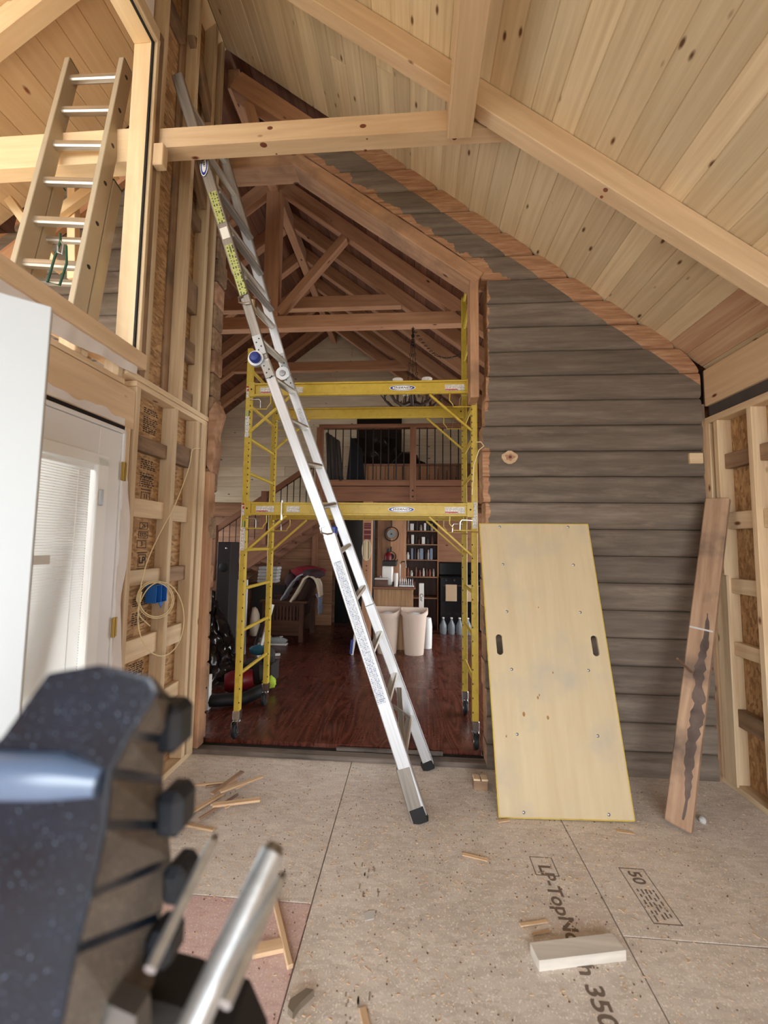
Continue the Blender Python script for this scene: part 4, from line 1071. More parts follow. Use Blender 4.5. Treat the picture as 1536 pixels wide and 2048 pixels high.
box('wall_panel', (3.10, 7.2, .45), (3.15, YF+.05, 2.15), 'cabin_wall_low', wcr, 0); box('wall_panel', (3.10, YB, .45), (3.15, 3.3, 2.15), 'cabin_wall_low', wcr, 0)
box('wall_panel', (2.14, 3.0, 0), (3.15, 3.10, 3.0), 'cabin_wall_low', wcr, 0)
box('wall_panel', (-4.45, 3.11, 0), (-1.62, 3.15, 3.6), 'cabin_wall_low', wcl, 0)
box('wall_panel', (-3.4, 3.11, 3.6), (-1.62, 3.15, 4.5), 'cabin_wall_low', wcl, 0)

# ---- trusses
def raft2(name, xa, xb, parent, y, w=.10, dep=.15, side=1):
    n = V((SL*side, 0, 1)).normalized()
    a = V((xa, y, ZR(xa)))-n*(dep/2); b = V((xb, y, ZR(xb)))-n*(dep/2)
    return beam(name, a, b, w, dep, 'cabin_beam', parent, up=n, ch=.004)
def truss(y, label, tie=None, collar=None, king=False):
    t = thing('cabin_truss', label, 'truss', (XL, y, 3.9), 'roof trusses of the cabin')
    raft2('rafter', XL, 2.2, t, y); raft2('rafter', XL, -4.3, t, y, side=-1)
    if tie: box('tie_beam', (-3.75, y-.05, tie), (.60, y+.05, tie+.14), 'cabin_beam', t, .004)
    if collar:
        e = (5.605+.08-.2-collar)/SL; box('collar_tie', (XL-e, y-.045, collar), (XL+e, y+.045, collar+.15), 'cabin_beam', t, .004)
    if king:
        box('king_post', (XL-.085, y-.06, tie+.14), (XL+.085, y+.04, 5.45), 'cabin_beam', t, .004)
        for sd in (1, -1): beam('strut', (XL+sd*.09, y-.02, tie+.17), (XL+sd*.80, y-.02, 4.86), .08, .10, 'cabin_beam', t, up=(0, 1, 0))
    return t
truss(4.2, 'cabin truss with king post and diagonal struts, nearest behind the opening', tie=3.845, king=True)
truss(4.75, 'cabin truss with a high collar tie, second behind the king post truss', collar=4.40)
truss(5.35, 'plain pair of cabin rafters just beyond the second truss')
truss(5.95, 'plain pair of cabin rafters above the loft railing')
truss(6.45, 'cabin truss with a high collar tie above the loft', collar=4.36)
truss(7.1, 'plain pair of cabin rafters next to the far gable wall')
rb = tag(box('ridge_beam', (XL-.05, 3.1, 5.42), (XL+.05, 7.6, 5.60), 'cabin_beam', None, .004), 'ridge beam along the top of the cabin roof', 'beam')

# ---- loft
lo = thing('loft', 'wooden loft platform over the cabin kitchen', 'loft', (.6, 6.5, 2.1))
box('fascia_beam', (-1.30, 5.50, 2.10), (3.05, 5.62, 2.305), 'cabin_rail', lo, .005)
for k in range(9): box('joist', (-1.2+k*.5, 5.62, 2.12), (-1.15+k*.5, YF, 2.25), 'cabin_rail', lo)
for k in range(9): box('floor_board', (-1.30, 5.63+k*.22, 2.25), (3.05, 5.63+k*.22+.217, 2.285), 'cabin_wall_low', lo)
rl = thing('loft_railing', 'reddish loft railing with thin black balusters', 'railing', (.5, 5.52, 2.3))
box('bottom_rail', (-1.30, 5.47, 2.31), (2.6, 5.54, 2.392), 'cabin_rail', rl); box('top_rail', (-1.32, 5.45, 3.115), (2.4, 5.56, 3.165), 'cabin_rail', rl)
for x in (P(640, 920, y=5.5).x, P(826, 920, y=5.5).x, 1.3):
    box('post', (x-.042, 5.44, 2.11), (x+.042, 5.53, 3.12), 'cabin_rail', rl)
    for zz in (2.16, 2.24): lathe('bolt', [(0, 0), (.012, 0), (0, .006)], (x, 5.44, zz), 'dark_gap', rl, (0, -1, 0), 8)
x = -1.2
while x < 1.9: tube('baluster', [(x, 5.505, 2.39), (x, 5.505, 3.12)], .008, 'black_metal', rl, 6); x += .106
box('end_baluster', (-1.31, 5.46, 2.39), (-1.27, 5.53, 3.12), 'cabin_rail', rl)
ch = thing('low_partition', 'low slatted wood screen standing on the loft', 'screen', (.0, 6.2, 2.285))
for k in range(17): box('slat', (-.98+k*.135, 6.18, 2.287), (-.98+k*.135+.128, 6.21, 2.72), 'cabin_wall_low' if k > 9 else 'pine_beam_dark', ch)
box('cap_rail', (-.99, 6.16, 2.72), (1.33, 6.23, 2.75), 'cabin_rail', ch)
# things up on the loft
def sheetwrap(u, v):
    x = -1.16+u*.90; zz = 2.30+v*1.10
    return (x-.10*v*(u-.5), 7.10+.05*noise.noise(V((u*5, v*5, 1)))+.03*noise.noise(V((u*13, v*11, 4)))-.25*(1-v)*u, zz)
tag(sheet('plastic_sheet', sheetwrap, 26, 26, 'black_plastic_sheet', None, .004), 'big black plastic sheet hanging on the loft behind the balusters', 'sheet')
dw = tag(box('dark_window', (-1.10, 7.585, 3.15), (-.24, 7.618, 4.08), 'stove_black', None, .004), 'black rectangular opening high on the far gable wall', 'window')
box('frame', (-1.13, 7.57, 4.06), (-.21, 7.62, 4.10), 'dark_box', dw)
tag(blob('trash_bag', (-.14, 6.55, 2.60), (.34, .24, .40), 'black_plastic_sheet', None, .22, 2.5, 3, 3, True), 'big black rubbish bag on the loft beside the hanging sheet', 'bag', 'rubbish bags on the loft')
tag(blob('trash_bag', (.46, 6.6, 2.50), (.24, .24, .25), 'black_plastic_sheet', None, .25, 2.4, 3, 8, True), 'low black rubbish bag on the loft, right of the loft post', 'bag', 'rubbish bags on the loft')
tag(blob('bag_knot', (.78, 6.6, 2.62), (.07, .08, .22), 'black_cloth', None, .3, 2.4, 2, 5, True), 'dark tied bundle on the loft beside the white box', 'bundle')
tag(box('storage_box', (.90, 6.55, 2.29), (1.20, 6.85, 2.90), 'white_card', None, .01), 'pale upright storage box at the right end of the loft', 'box')
mat_ = thing('rolled_mat', 'dark grey folded mat leaning on the loft railing', 'mat', (-1.15, 5.75, 2.29))
for k in range(4): beam('fold', (-1.20+k*.055, 5.72+k*.02, 2.29), (-1.24+k*.045, 5.66+k*.02, 3.10-k*.03), .05, .12, 'felt_black', mat_, up=(0, 1, 0), ch=.02)
tag(prism('folded_screen', [(-1.02, 5.95, 2.29), (-.72, 5.95, 2.29), (-.78, 5.95, 2.93), (-.95, 5.95, 3.12)], (0, .06, 0), 'black_cloth'), 'black slanted folded screen leaning behind the grey mat on the loft', 'screen')

# ---- stairs
st = thing('staircase', 'wooden staircase rising right to the loft with thin black balusters', 'staircase', (-2.6, 6.5, .05))
ya, yb = 6.35, 7.25
S0, S1 = P(432, 1060, y=ya), P(640, 920, y=ya)         # handrail line
hd = (S1-S0).normalized(); S0 = S0-hd*.7
beam('handrail', S0, S1, .06, .085, 'cabin_rail', st)
drop = V((0, 0, -.78))
for yy in (ya, yb):
    beam('stringer', S0+drop+V((0, yy-ya+.02, -.05)), S1+drop+V((0, yy-ya+.02, -.05)), .05, .27, 'cabin_rail', st)
nst = 12
for k in range(nst):
    q = lerp(S0+drop, S1+drop, (k+.5)/nst); box('tread', (q.x-.15, ya+.03, q.z+.02), (q.x+.15, yb+.02, q.z+.06), 'cabin_rail', st)
beam('lower_rail', S0+V((0, 0, -.62)), S1+V((0, 0, -.62)), .05, .06, 'cabin_rail', st)
L_ = (S1-S0).length; k = .1
while k < L_:
    q = S0+hd*k; tube('baluster', [q+V((0, 0, -.03)), q+V((0, 0, -.60))], .008, 'black_metal', st, 6); k += .125
for px, py in ((530, 990), (430, 1058)):
    q = P(px, py, y=ya); box('newel', (q.x-.045, ya-.05, q.z-.80), (q.x+.045, ya+.04, q.z+.06), 'cabin_rail', st)
usw = thing('wall_stair', 'brown plank wall below the stairs', 'wall', (-2.6, 7.3, 0), kind='structure')
for k in range(9): box('plank', (-4.3, 7.30, FZ+k*.196), (-1.46, 7.33, FZ+k*.196+.193), 'cabin_wall_low', usw)
box('doorway_shade', (-1.45, 7.55, FZ), (-.72, 7.60, 2.1), 'stove_black', usw, 0)  # flat black panel paints the unlit interior of the doorway
tag(box('door_post', (P(624, 1100, y=7.28).x, 7.27, FZ), (P(635, 1100, y=7.28).x, 7.298, 2.10), 'cabin_rail', None), 'square post beside the dark doorway under the loft', 'post')

# ---- posts and kitchen
kp = thing('loft_post', 'square pine post holding up the loft, with two signs on it', 'post', (-.62, 5.55, FZ))
pm = box('post', (-.69, 5.50, FZ), (-.565, 5.62, 2.10), 'cabin_beam', kp, .005)
tag(box('wall_sign', (-.672, 5.488, 1.58), (-.578, 5.498, 1.80), 'sign_maroon', None, 0), 'small maroon printed sign at the top of the kitchen post', 'sign')
ov = lathe('oval_plaque', [(0, 0), (1, 0), (1, .012), (.9, .018), (0, .016)], (-.632, 5.499, 1.435), 'plaque_cream', None, (0, -1, 0), 30, sx=.066, sy=.145, smooth=False)
tag(ov, 'oval cream carved plaque on the kitchen post', 'plaque')
lathe('plaque_rim', [(.92, .012), (1, .012), (1, .020), (.92, .020), (.92, .012)], (-.632, 5.499, 1.435), 'cream_cloth', ov, (0, -1, 0), 30, sx=.066, sy=.145)
for zz in (1.22, 1.16): lathe('peg_hole', [(0, 0), (.009, 0), (0, .003)], (-.632, 5.50, zz), 'dark_gap', kp, (0, -1, 0), 8)
ct_ = thing('kitchen_counter', 'kitchen counter end faced with oak plywood behind the bins', 'counter', (-.27, 6.1, FZ))
box('end_panel', (-.555, 5.78, FZ), (.0, 5.80, .885), 'oak_ply', ct_, .003); box('cabinet_body', (-.555, 5.80, FZ), (.0, 6.6, .885), 'cabin_wall_low', ct_, .003)
box('worktop', (-.57, 5.74, .886), (.03, 6.65, .918), 'counter_top', ct_, .006)
wc = .918
cm = thing('coffee_maker', 'white and black coffee maker on the kitchen counter', 'coffee maker', (-.33, 5.95, wc))
box('body', (-.45, 5.92, wc), (-.30, 6.15, wc+.28), 'white_card', cm, .015); box('base', (-.30, 5.90, wc), (-.22, 6.15, wc+.05), 'dark_box', cm, .01)
box('head', (-.45, 5.91, wc+.28), (-.24, 6.15, wc+.36), 'dark_box', cm, .012); lathe('carafe', [(0, 0), (.055, 0), (.065, .06), (.04, .12), (0, .12)], (-.25, 6.0, wc+.055), 'glass_jar', cm, sx=.5, sy=.5)
fe = thing('fire_extinguisher', 'red fire extinguisher standing at the back of the counter', 'extinguisher', (-.40, 6.45, wc))
lathe('tank', [(0, 0), (.06, 0), (.06, .30), (.04, .35), (.02, .37), (0, .37)], (-.40, 6.45, wc+.1), 'red_paint', fe); box('valve', (-.425, 6.42, wc+.47), (-.375, 6.48, wc+.52), 'black_metal', fe)
box('bracket', (-.43, 6.46, wc), (-.37, 6.52, wc+.12), 'dark_box', fe)
tag(lathe('paper_towel_roll', [(0, 0), (.028, 0), (.028, .19), (0, .19)], (-.245, 5.82, wc), 'white_card'), 'slim white upright bottle at the front of the counter', 'bottle')
db = thing('dish_box', 'dark wooden tray with white lid at the left counter end', 'tray', (-.46, 5.82, wc))
box('tray', (-.545, 5.76, wc), (-.36, 5.90, wc+.10), 'dark_oak', db); box('lid', (-.545, 5.755, wc+.10), (-.355, 5.905, wc+.115), 'white_card', db)
sr = thing('dish_rack', 'steel dish rack with plates on the counter', 'rack', (-.08, 5.95, wc))
box('base', (-.20, 5.82, wc), (.01, 6.1, wc+.02), 'galvanised', sr)
for k in range(7): tube('wire', [(-.19+k*.03, 5.84, wc+.02), (-.19+k*.03, 5.84, wc+.10), (-.19+k*.03, 6.08, wc+.10), (-.19+k*.03, 6.08, wc+.02)], .003, 'galvanised', sr, 5)
fa = thing('faucet', 'curved chrome kitchen faucet', 'faucet', (-.2, 6.2, wc))
tube('spout', [(-.2, 6.2, wc), (-.2, 6.2, wc+.30), (-.17, 6.16, wc+.34), (-.12, 6.1, wc+.34), (-.11, 6.08, wc+.25)], .011, 'chrome', fa)
for k in range(5):
    tag(lathe('glass_jar', [(0, 0), (.028, 0), (.03, .07), (.018, .10), (.018, .12), (0, .12)], (-.52+k*.018, 6.1+k*.08, wc), 'glass_jar' if k % 2 else 'spice_red', None, seg=12), 'small %s jar, %s in the cluster left of the coffee maker' % ('pale' if k % 2 else 'reddish', ('frontmost', 'second', 'middle', 'fourth', 'rearmost')[k]), 'jar', 'jars at the left of the counter')
# board wall with the two pans
pb = thing('pan_board', 'upright plank board on which two pans hang', 'board', (-.38, 7.0, FZ))
for a, b in ((-.62, -.40), (-.395, -.13)): box('plank', (a, 7.0, FZ), (b, 7.03, 2.1), 'cabin_wall_low' if a < -.5 else 'cabin_beam', pb)
def pan_(cx, cz, r, label, inner):
    p_ = thing('frying_pan', label, 'pan', (cx, 6.98, cz), 'pans on the board')
    lathe('dish', [(0, .03), (r*.78, .03), (r, .0), (r*1.02, .0), (r*.8, .036), (0, .036)], (cx, 6.985, cz), 'rubber_black', p_, (0, 1, 0), 28)
    lathe('base_disc', [(0, 0), (r*.62, 0), (r*.60, .004), (r*.3, .002), (0, .004)], (cx, 6.955, cz), inner, p_, (0, -1, 0), 28); lathe('centre', [(0, 0), (r*.12, 0), (r*.12, .006), (0, .006)], (cx, 6.955, cz), 'dark_box', p_, (0, -1, 0), 12)
    tube('handle', [(cx, 6.975, cz+r), (cx, 6.97, cz+r*1.9)], .011, 'rubber_black', p_)
c1, c2 = P(783, 1068, y=6.97), P(782, 1113, y=6.97)
pan_(c1.x, c1.z, .125, 'large frying pan with shiny steel base hanging above the small one', 'pan_steel'); pan_(c2.x, c2.z, .088, 'small dark frying pan hanging below the large one', 'rubber_black')
# shelf of pantry goods
sh = thing('pantry_shelf', 'wooden pantry shelf crowded with kitchen goods', 'shelf', (0, 7.35, FZ))
sx0, sx1 = -.125, .415
box('side', (sx0-.02, 7.15, FZ), (sx0, 7.55, 2.08), 'cabin_wall_low', sh); box('side', (sx1, 7.15, FZ), (sx1+.02, 7.55, 2.08), 'cabin_wall_low', sh); box('back', (sx0, 7.54, FZ), (sx1, 7.56, 2.08), 'dark_oak', sh)
levels = [P(830, yy, y=7.15).z for yy in (1061, 1088, 1119, 1153, 1195)]
for zz in levels: box('shelf_board', (sx0, 7.15, zz-.02), (sx1, 7.54, zz), 'cabin_wall_low', sh)
random.seed(17)
ORD = ('leftmost', 'second', 'third', 'fourth', 'fifth', 'sixth', 'seventh', 'eighth', 'ninth', 'tenth', 'eleventh', 'twelfth')
TONE = {'glass_jar': 'pale', 'white_card': 'white', 'dark_box': 'black', 'dark_oak': 'dark brown', 'blue_grey_cloth': 'blue-grey', 'spice_red': 'reddish'}
for li, zz in enumerate(levels[:4]):
    x = sx0+.03; k = 0
    lvl = ('top', 'second', 'third', 'lowest')[li]
    kinds = (('glass_jar', 'white_card', 'dark_box'), ('dark_oak', 'white_card', 'dark_box'), ('white_card', 'blue_grey_cloth', 'dark_box'), ('spice_red', 'glass_jar', 'dark_oak'))[li]
    while x < sx1-.05:
        w = random.uniform(.022, .04); mt = kinds[k % 3]; h = random.uniform(.09, .2) if li in (0, 2) else random.uniform(.08, .16)
        if k % 3 == 1 and li != 3:
            tag(box('food_box', (x-w*.8, 7.18, zz), (x+w*.8, 7.28, zz+h), mt, None, .003), 'upright %s food packet, %s item from left on the %s pantry shelf' % (TONE[mt], ORD[k], lvl), 'packet', 'packets on the %s pantry shelf' % lvl)
        else:
            j = lathe('jar', [(0, 0), (w*.8, 0), (w*.85, h*.6), (w*.5, h*.8), (w*.5, h), (0, h)], (x, 7.22, zz), mt, None, seg=10)
            tag(j, 'small %s jar, %s item from left on the %s pantry shelf' % (TONE[mt], ORD[k], lvl), 'jar', 'jars on the %s pantry shelf' % lvl)
        x += w*2.1; k += 1
# stove
sv = thing('stove', 'black kitchen range with two pale pads on its front', 'stove', (.75, 7.3, FZ))
box('body', (.46, 7.10, FZ), (1.22, 7.56, .96), 'stove_black', sv, .01); box('back_panel', (.46, 7.48, .96), (1.22, 7.56, 1.20), 'stove_black', sv, .02)
tube('oven_handle', [(.52, 7.07, .82), (1.16, 7.07, .82)], .012, 'chrome', sv); box('oven_glass', (.56, 7.09, .40), (1.12, 7.10, .70), 'stove_black', sv, .005)
for k in range(5): lathe('knob', [(0, 0), (.018, 0), (.015, .02), (0, .02)], (.56+k*.14, 7.09, .91), 'dark_box', sv, (0, -1, 0), 10)
box('towel', (.55, 7.055, .56), (.74, 7.066, .84), 'cardboard', sv, .003); box('towel', (.90, 7.055, .56), (1.10, 7.066, .84), 'cardboard', sv, .003)
wk = tag(box('wall_cladding', (.44, 7.57, 1.2), (1.5, 7.60, 2.1), 'cabin_wall_low', None), 'brown wood cladding on the wall above the stove', 'cladding', kind='structure')
for k in range(4):
    x = .50+k*.135; j = thing('water_jug', 'clear plastic water jug, %s in the row before the stove' % ('leftmost', 'second from left', 'third from left', 'rightmost')[k], 'jug', (x, 6.9, FZ), 'water jugs on the floor')
    lathe('bottle', [(0, 0), (.055, 0), (.06, .05), (.06, .14), (.02, .22), (.018, .25), (0, .25)], (x, 6.9, FZ), 'clear_plastic', j, seg=14); lathe('cap', [(0, 0), (.02, 0), (.02, .015), (0, .015)], (x, 6.9, FZ+.25), 'white_card', j, seg=10)
tb = thing('tall_carton', 'tall narrow white carton with dark lettering right of the counter', 'carton', (.12, 6.0, FZ))
box('carton', (.085, 6.0, FZ), (.155, 6.08, FZ+.90), 'white_card', tb); write('lettering', 'Cor', (.12, 5.998, .75), (0, 0, -1), (1, 0, 0), .05, 'logo_black', tb, .01)
tag(lathe('floor_jar', [(0, 0), (.07, 0), (.075, .3), (.06, .42), (0, .42)], (.20, 5.95, FZ+.0), 'white_card', None, seg=14), 'round white tub on the floor under the tall carton', 'tub')
# bins: half-round front with open top
def bin_(cx, cy, label):
    b = thing('trash_bin', label, 'bin', (cx, cy, FZ), 'bins before the counter')
    def prof(s, zz, n=18):
        pts = []
        for k in range(n+1):
            a = math.pi*k/n; pts.append(V((cx+s*.175*math.cos(a), cy-s*.15*math.sin(a)*.9, zz)))
        pts += [V((cx-s*.175, cy+.09*s, zz)), V((cx+s*.175, cy+.09*s, zz))]; return pts
    rows = [prof(.72, FZ), prof(.74, FZ+.02), prof(.96, FZ+.54), prof(1.06, FZ+.545), prof(1.06, FZ+.60), prof(1.0, FZ+.605), prof(.94, FZ+.58), prof(.70, FZ+.06)]
    n = len(rows[0]); v = [p for r in rows for p in r]; f = [[i*n+k, i*n+(k+1) % n, (i+1)*n+(k+1) % n, (i+1)*n+k] for i in range(len(rows)-1) for k in range(n)]
    f += [list(range(n))[::-1], [(len(rows)-1)*n+k for k in range(n)]]; c = V((cx, cy, FZ))
    for q in v:
        if q.y < cy and q.z > FZ+.5: q.z -= .07*(cy-q.y)/.15
    link('body', mesh_of([p-c for p in v], f), 'bin_plastic', Matrix.Translation(c), b)
    blob('liner_bag', (cx, cy-.01, FZ+.47), (.14, .10, .085), 'bag_white', b, .2, 3, 2, cx)
bin_(P(775, 1312, z=FZ).x-.02, 5.62, 'beige plastic trash bin partly hidden by the ladder')
bin_(P(828, 1312, z=FZ).x, 5.60, 'beige plastic trash bin fully in view right of its twin')
bl = thing('spirit_level', 'blue and white level leaning on the kitchen post', 'level', (-.76, 5.5, FZ))
beam('bar', (-.80, 5.46, FZ), (-.72, 5.52, FZ+.62), .03, .05, 'white_card', bl, up=(0, 1, 0)); beam('grip', (-.815, 5.45, FZ+.02), (-.80, 5.46, FZ+.2), .035, .055, 'hinge_blue', bl, up=(0, 1, 0))

# ---- sitting corner
ac = thing('armchair', 'dark oak slatted armchair seen from its side', 'armchair', (-1.93, 6.1, FZ))
ax0, ax1, ay = -2.25, -1.62, 6.02
for yy in (ay, ay+.66):
    for x in (ax0, ax1-.07): box('leg', (x, yy, FZ), (x+.07, yy+.07, .62), 'dark_oak', ac)
    box('arm', (ax0-.04, yy-.02, .62), (ax1+.05, yy+.10, .655), 'dark_oak', ac); box('lower_rail', (ax0, yy+.02, .14), (ax1, yy+.05, .36), 'dark_oak', ac); box('upper_rail', (ax0, yy+.02, .57), (ax1, yy+.05, .62), 'dark_oak', ac)
    for k in range(9): box('slat', (ax0+.10+k*.052, yy+.022, .36), (ax0+.128+k*.052, yy+.045, .57), 'dark_oak', ac, .002)
box('seat_cushion', (ax0+.02, ay+.09, .36), (ax1-.05, ay+.64, .52), 'brown_cushion', ac, .04)
beam('back_cushion', (ax1-.20, ay+.36, .45), (ax1+.06, ay+.36, 1.0), .52, .13, 'brown_cushion', ac, up=(1, 0, 0), ch=.04)
def cloth(name, path, y0, y1, mat, label, cat, seed, th=.02):
    pts = [P(*q, y=6.05) for q in path]; ds = [0]
    for a_, b_ in zip(pts, pts[1:]): ds.append(ds[-1]+(b_-a_).length)
    def fn(u, v):
        d_ = v*ds[-1]; i_ = max(k for k in range(len(ds)-1) if ds[k] <= d_+1e-9); q = lerp(pts[i_], pts[i_+1], (d_-ds[i_])/(ds[i_+1]-ds[i_]))
        return (q.x+.012*noise.noise(V((u*5, v*7, seed))), y0+(y1-y0)*u+.01*math.sin(v*9+seed), q.z+.015*noise.noise(V((u*4, v*6, seed+3))))
    return tag(sheet(name, fn, 10, 26, mat, None, th), label, cat)
cloth('throw', [(563, 1200), (572, 1186), (585, 1166), (596, 1153), (608, 1148)], 5.99, 6.28, 'grey_cloth', 'grey throw lying down the front of the armchair back', 'blanket', 2)
cloth('blanket', [(584, 1202), (596, 1184), (606, 1166), (612, 1156), (622, 1151), (632, 1156), (638, 1168), (641, 1192)], 5.94, 6.20, 'cream_cloth', 'cream blanket folded over the armchair back edge', 'blanket', 1, .026)
cloth('scarf', [(636, 1186), (640, 1196), (641, 1226)], 5.93, 6.16, 'blue_grey_cloth', 'blue-grey cloth end hanging below the cream blanket', 'cloth', 5)
tag(blob('red_garment', (ax1-.02, 6.30, 1.07), (.27, .2, .09), 'red_cloth', None, .25, 2.5, 3, 4), 'dark red garment heaped on top of the armchair', 'garment')
tag(blob('plum_garment', (ax1+.10, 6.12, 1.05), (.17, .18, .08), 'plum_cloth', None, .25, 2.5, 3, 7), 'plum coloured garment on the armchair top, right of the red one', 'garment')
tag(blob('dark_garment', (ax1-.26, 6.25, .92), (.10, .16, .11), 'plum_cloth', None, .25, 2.5, 2, 17), 'dark bundle of clothes on the armchair, left of the throw', 'garment')
# stack of white trays on a dark chest behind the chair
cs = thing('dark_chest', 'dark chest behind the armchair', 'chest', (-2.45, 6.75, FZ))
box('body', (-2.75, 6.82, FZ), (-2.20, 7.02, .80), 'dark_box', cs); box('lid', (-2.77, 6.80, .80), (-2.18, 7.04, .83), 'dark_oak', cs)
for k in range(5):
    tag(box('white_tray', (-2.66+.005*k, 6.82, .832+k*.055), (-2.32+.005*k, 7.02, .882+k*.055), 'white_card', None, .01), 'white plastic tray, %s in the stack on the dark chest' % ('bottom', 'second from bottom', 'middle', 'second from top', 'topmost')[k], 'tray', 'trays stacked on the chest')
tag(box('trunk_board', (-2.16, 6.98, .05), (-1.70, 7.03, 1.05), 'dark_oak', None), 'dark headboard standing behind the armchair', 'headboard')
for k, (dx, lab) in enumerate(((0, 'grey running shoe at the armchair foot, nearer the scaffold leg'), (.17, 'grey running shoe lying right of its pair'))):
    s_ = thing('shoe', lab, 'shoe', (-2.1+dx, 5.85, FZ), 'running shoes')
    blob('upper', (-2.1+dx, 5.85, FZ+.06), (.13, .05, .055), 'shoe_grey', s_, .15, 2, 3, 3+k, True); box('sole', (-2.23+dx, 5.80, FZ), (-1.97+dx, 5.90, FZ+.028), 'white_card', s_, .012)
    tube('laces', [(-2.05+dx, 5.81, FZ+.11), (-2.08+dx, 5.85, FZ+.12), (-2.05+dx, 5.89, FZ+.11)], .006, 'white_card', s_, 5)
# black speaker, plastic sheet, tools at the left
spk = thing('tall_speaker', 'tall black loudspeaker behind the left edge of the opening', 'speaker', (-2.36, 5.1, FZ))
box('cabinet', (-2.48, 5.0, FZ), (-2.30, 5.25, 1.52), 'dark_box', spk, .01); lathe('driver', [(0, 0), (.06, 0), (.05, .006), (0, .003)], (-2.39, 5.0, 1.2), 'rubber_black', spk, (0, -1, 0), 20); lathe('tweeter', [(0, 0), (.014, 0), (0, .006)], (-2.36, 5.0, 1.44), 'chrome', spk, (0, -1, 0), 12)
def draped(u, v):
    return (-2.45+u*(.35+.5*(1-v))+.05*noise.noise(V((u*5, v*6, 2))), 4.45-.35*(1-v)*(.4+u)+.07*noise.noise(V((u*7, v*7, 6)))+.03*noise.noise(V((u*17, v*15, 8))), FZ+.02+v*1.12-.45*u*v)
tag(sheet('black_tarp', draped, 30, 34, 'black_plastic_sheet', None, .006), 'crumpled black plastic tarp piled at the left inside the opening', 'tarp')
wb = tag(box('white_board', (-2.46, 5.30, FZ), (-2.20, 5.34, 1.02), 'white_card', None), 'pale panel standing behind the black tarp', 'panel')
pl_ = thing('potted_plant', 'dark bushy plant on a stand behind the scaffold leg', 'plant', (-2.45, 5.75, FZ))
box('stand', (-2.67, 5.65, FZ), (-2.40, 5.9, .85), 'dark_oak', pl_); lathe('pot', [(0, 0), (.09, 0), (.12, .16), (0, .16)], (-2.53, 5.75, .85), 'dark_box', pl_)
random.seed(33)
for k in range(42):
    a = random.uniform(0, 6.28); e = random.uniform(-.2, 1.2); r = random.uniform(.12, .24); c = V((-2.53, 5.75, 1.05)); q = c+V((math.cos(a)*math.cos(e), math.sin(a)*math.cos(e), math.sin(e)))*r
    sd_ = V((-math.sin(a), math.cos(a), 0))*.035; prism('leaf', [c+(q-c)*.3, (c+q)/2+sd_, q, (c+q)/2-sd_], (0, 0, .003), 'leaf_dark', pl_)
ws = thing('leaning_screen', 'white framed panel leaning beside the armchair', 'screen', (-2.1, 5.3, FZ))
beam('frame', (-1.98, 5.2, FZ), (-1.86, 5.35, .70), .03, .04, 'white_card', ws); beam('frame', (-1.98, 5.2, FZ+.02), (-1.72, 5.3, FZ+.02), .03, .03, 'white_card', ws); beam('pane', (-2.06, 5.22, FZ+.03), (-1.94, 5.37, .66), .12, .006, 'dark_box', ws, up=(1, 0, 0))
tag(blob('plush_cushion', (-2.30, 5.88, .32), (.07, .10, .26), 'cream_cloth', None, .2, 2, 2, 5, True), 'cream cushion wedged at the armchair front', 'cushion')
vac = thing('shop_vacuum', 'red tank vacuum lying with its black hose by the left opening edge', 'vacuum', (-1.75, 3.85, FZ))
lathe('tank', [(0, 0), (.08, .0), (.10, .06), (.10, .20), (.08, .26), (0, .27)], (-1.82, 3.95, FZ+.105), 'red_paint', vac, (1, .35, .1)); tube('hose', [(-1.95, 3.62, FZ+.06), (-1.75, 3.60, FZ+.07), (-1.52, 3.70, FZ+.06), (-1.40, 3.86, FZ+.09)], .055, 'rubber_black', vac, 12); lathe('motor_cap', [(0, 0), (.08, 0), (.06, .09), (0, .1)], (-1.52, 4.06, FZ+.17), 'dark_box', vac, (1, .35, .1))
tag(box('white_strip', (-1.80, 3.55, FZ), (-1.78, 3.60, FZ+.30), 'white_card', None), 'white upright strip in front of the red vacuum', 'strip')
for k, (x, y, zz, sc_, mt, nm, lab, ct__) in enumerate(((-1.42, 4.05, .13, (.07, .05, .06), 'hi_vis', 'work_glove', 'neon yellow-green work glove behind the left scaffold leg', 'glove'), (-1.52, 4.25, .30, (.03, .03, .035), 'hi_vis', 'tape_measure', 'round neon green tape measure above the gloves', 'tape measure'), (-1.66, 4.35, .36, (.09, .05, .05), 'teal', 'tool_pouch', 'teal cloth pouch on the black tarp', 'pouch'), (-1.54, 4.34, .30, (.07, .07, .10), 'dark_box', 'cordless_drill', 'black cordless drill above the neon glove', 'drill'))):
    tag(blob(nm, (x, y, FZ+zz-.04), sc_, mt, None, .3, 2.5, 3, k+20), lab, ct__)
tag(box('tool_crate', (-1.80, 4.24, FZ), (-1.46, 4.48, FZ+.20), 'dark_box', None, .01), 'low dark crate under the pouch and drill', 'crate')

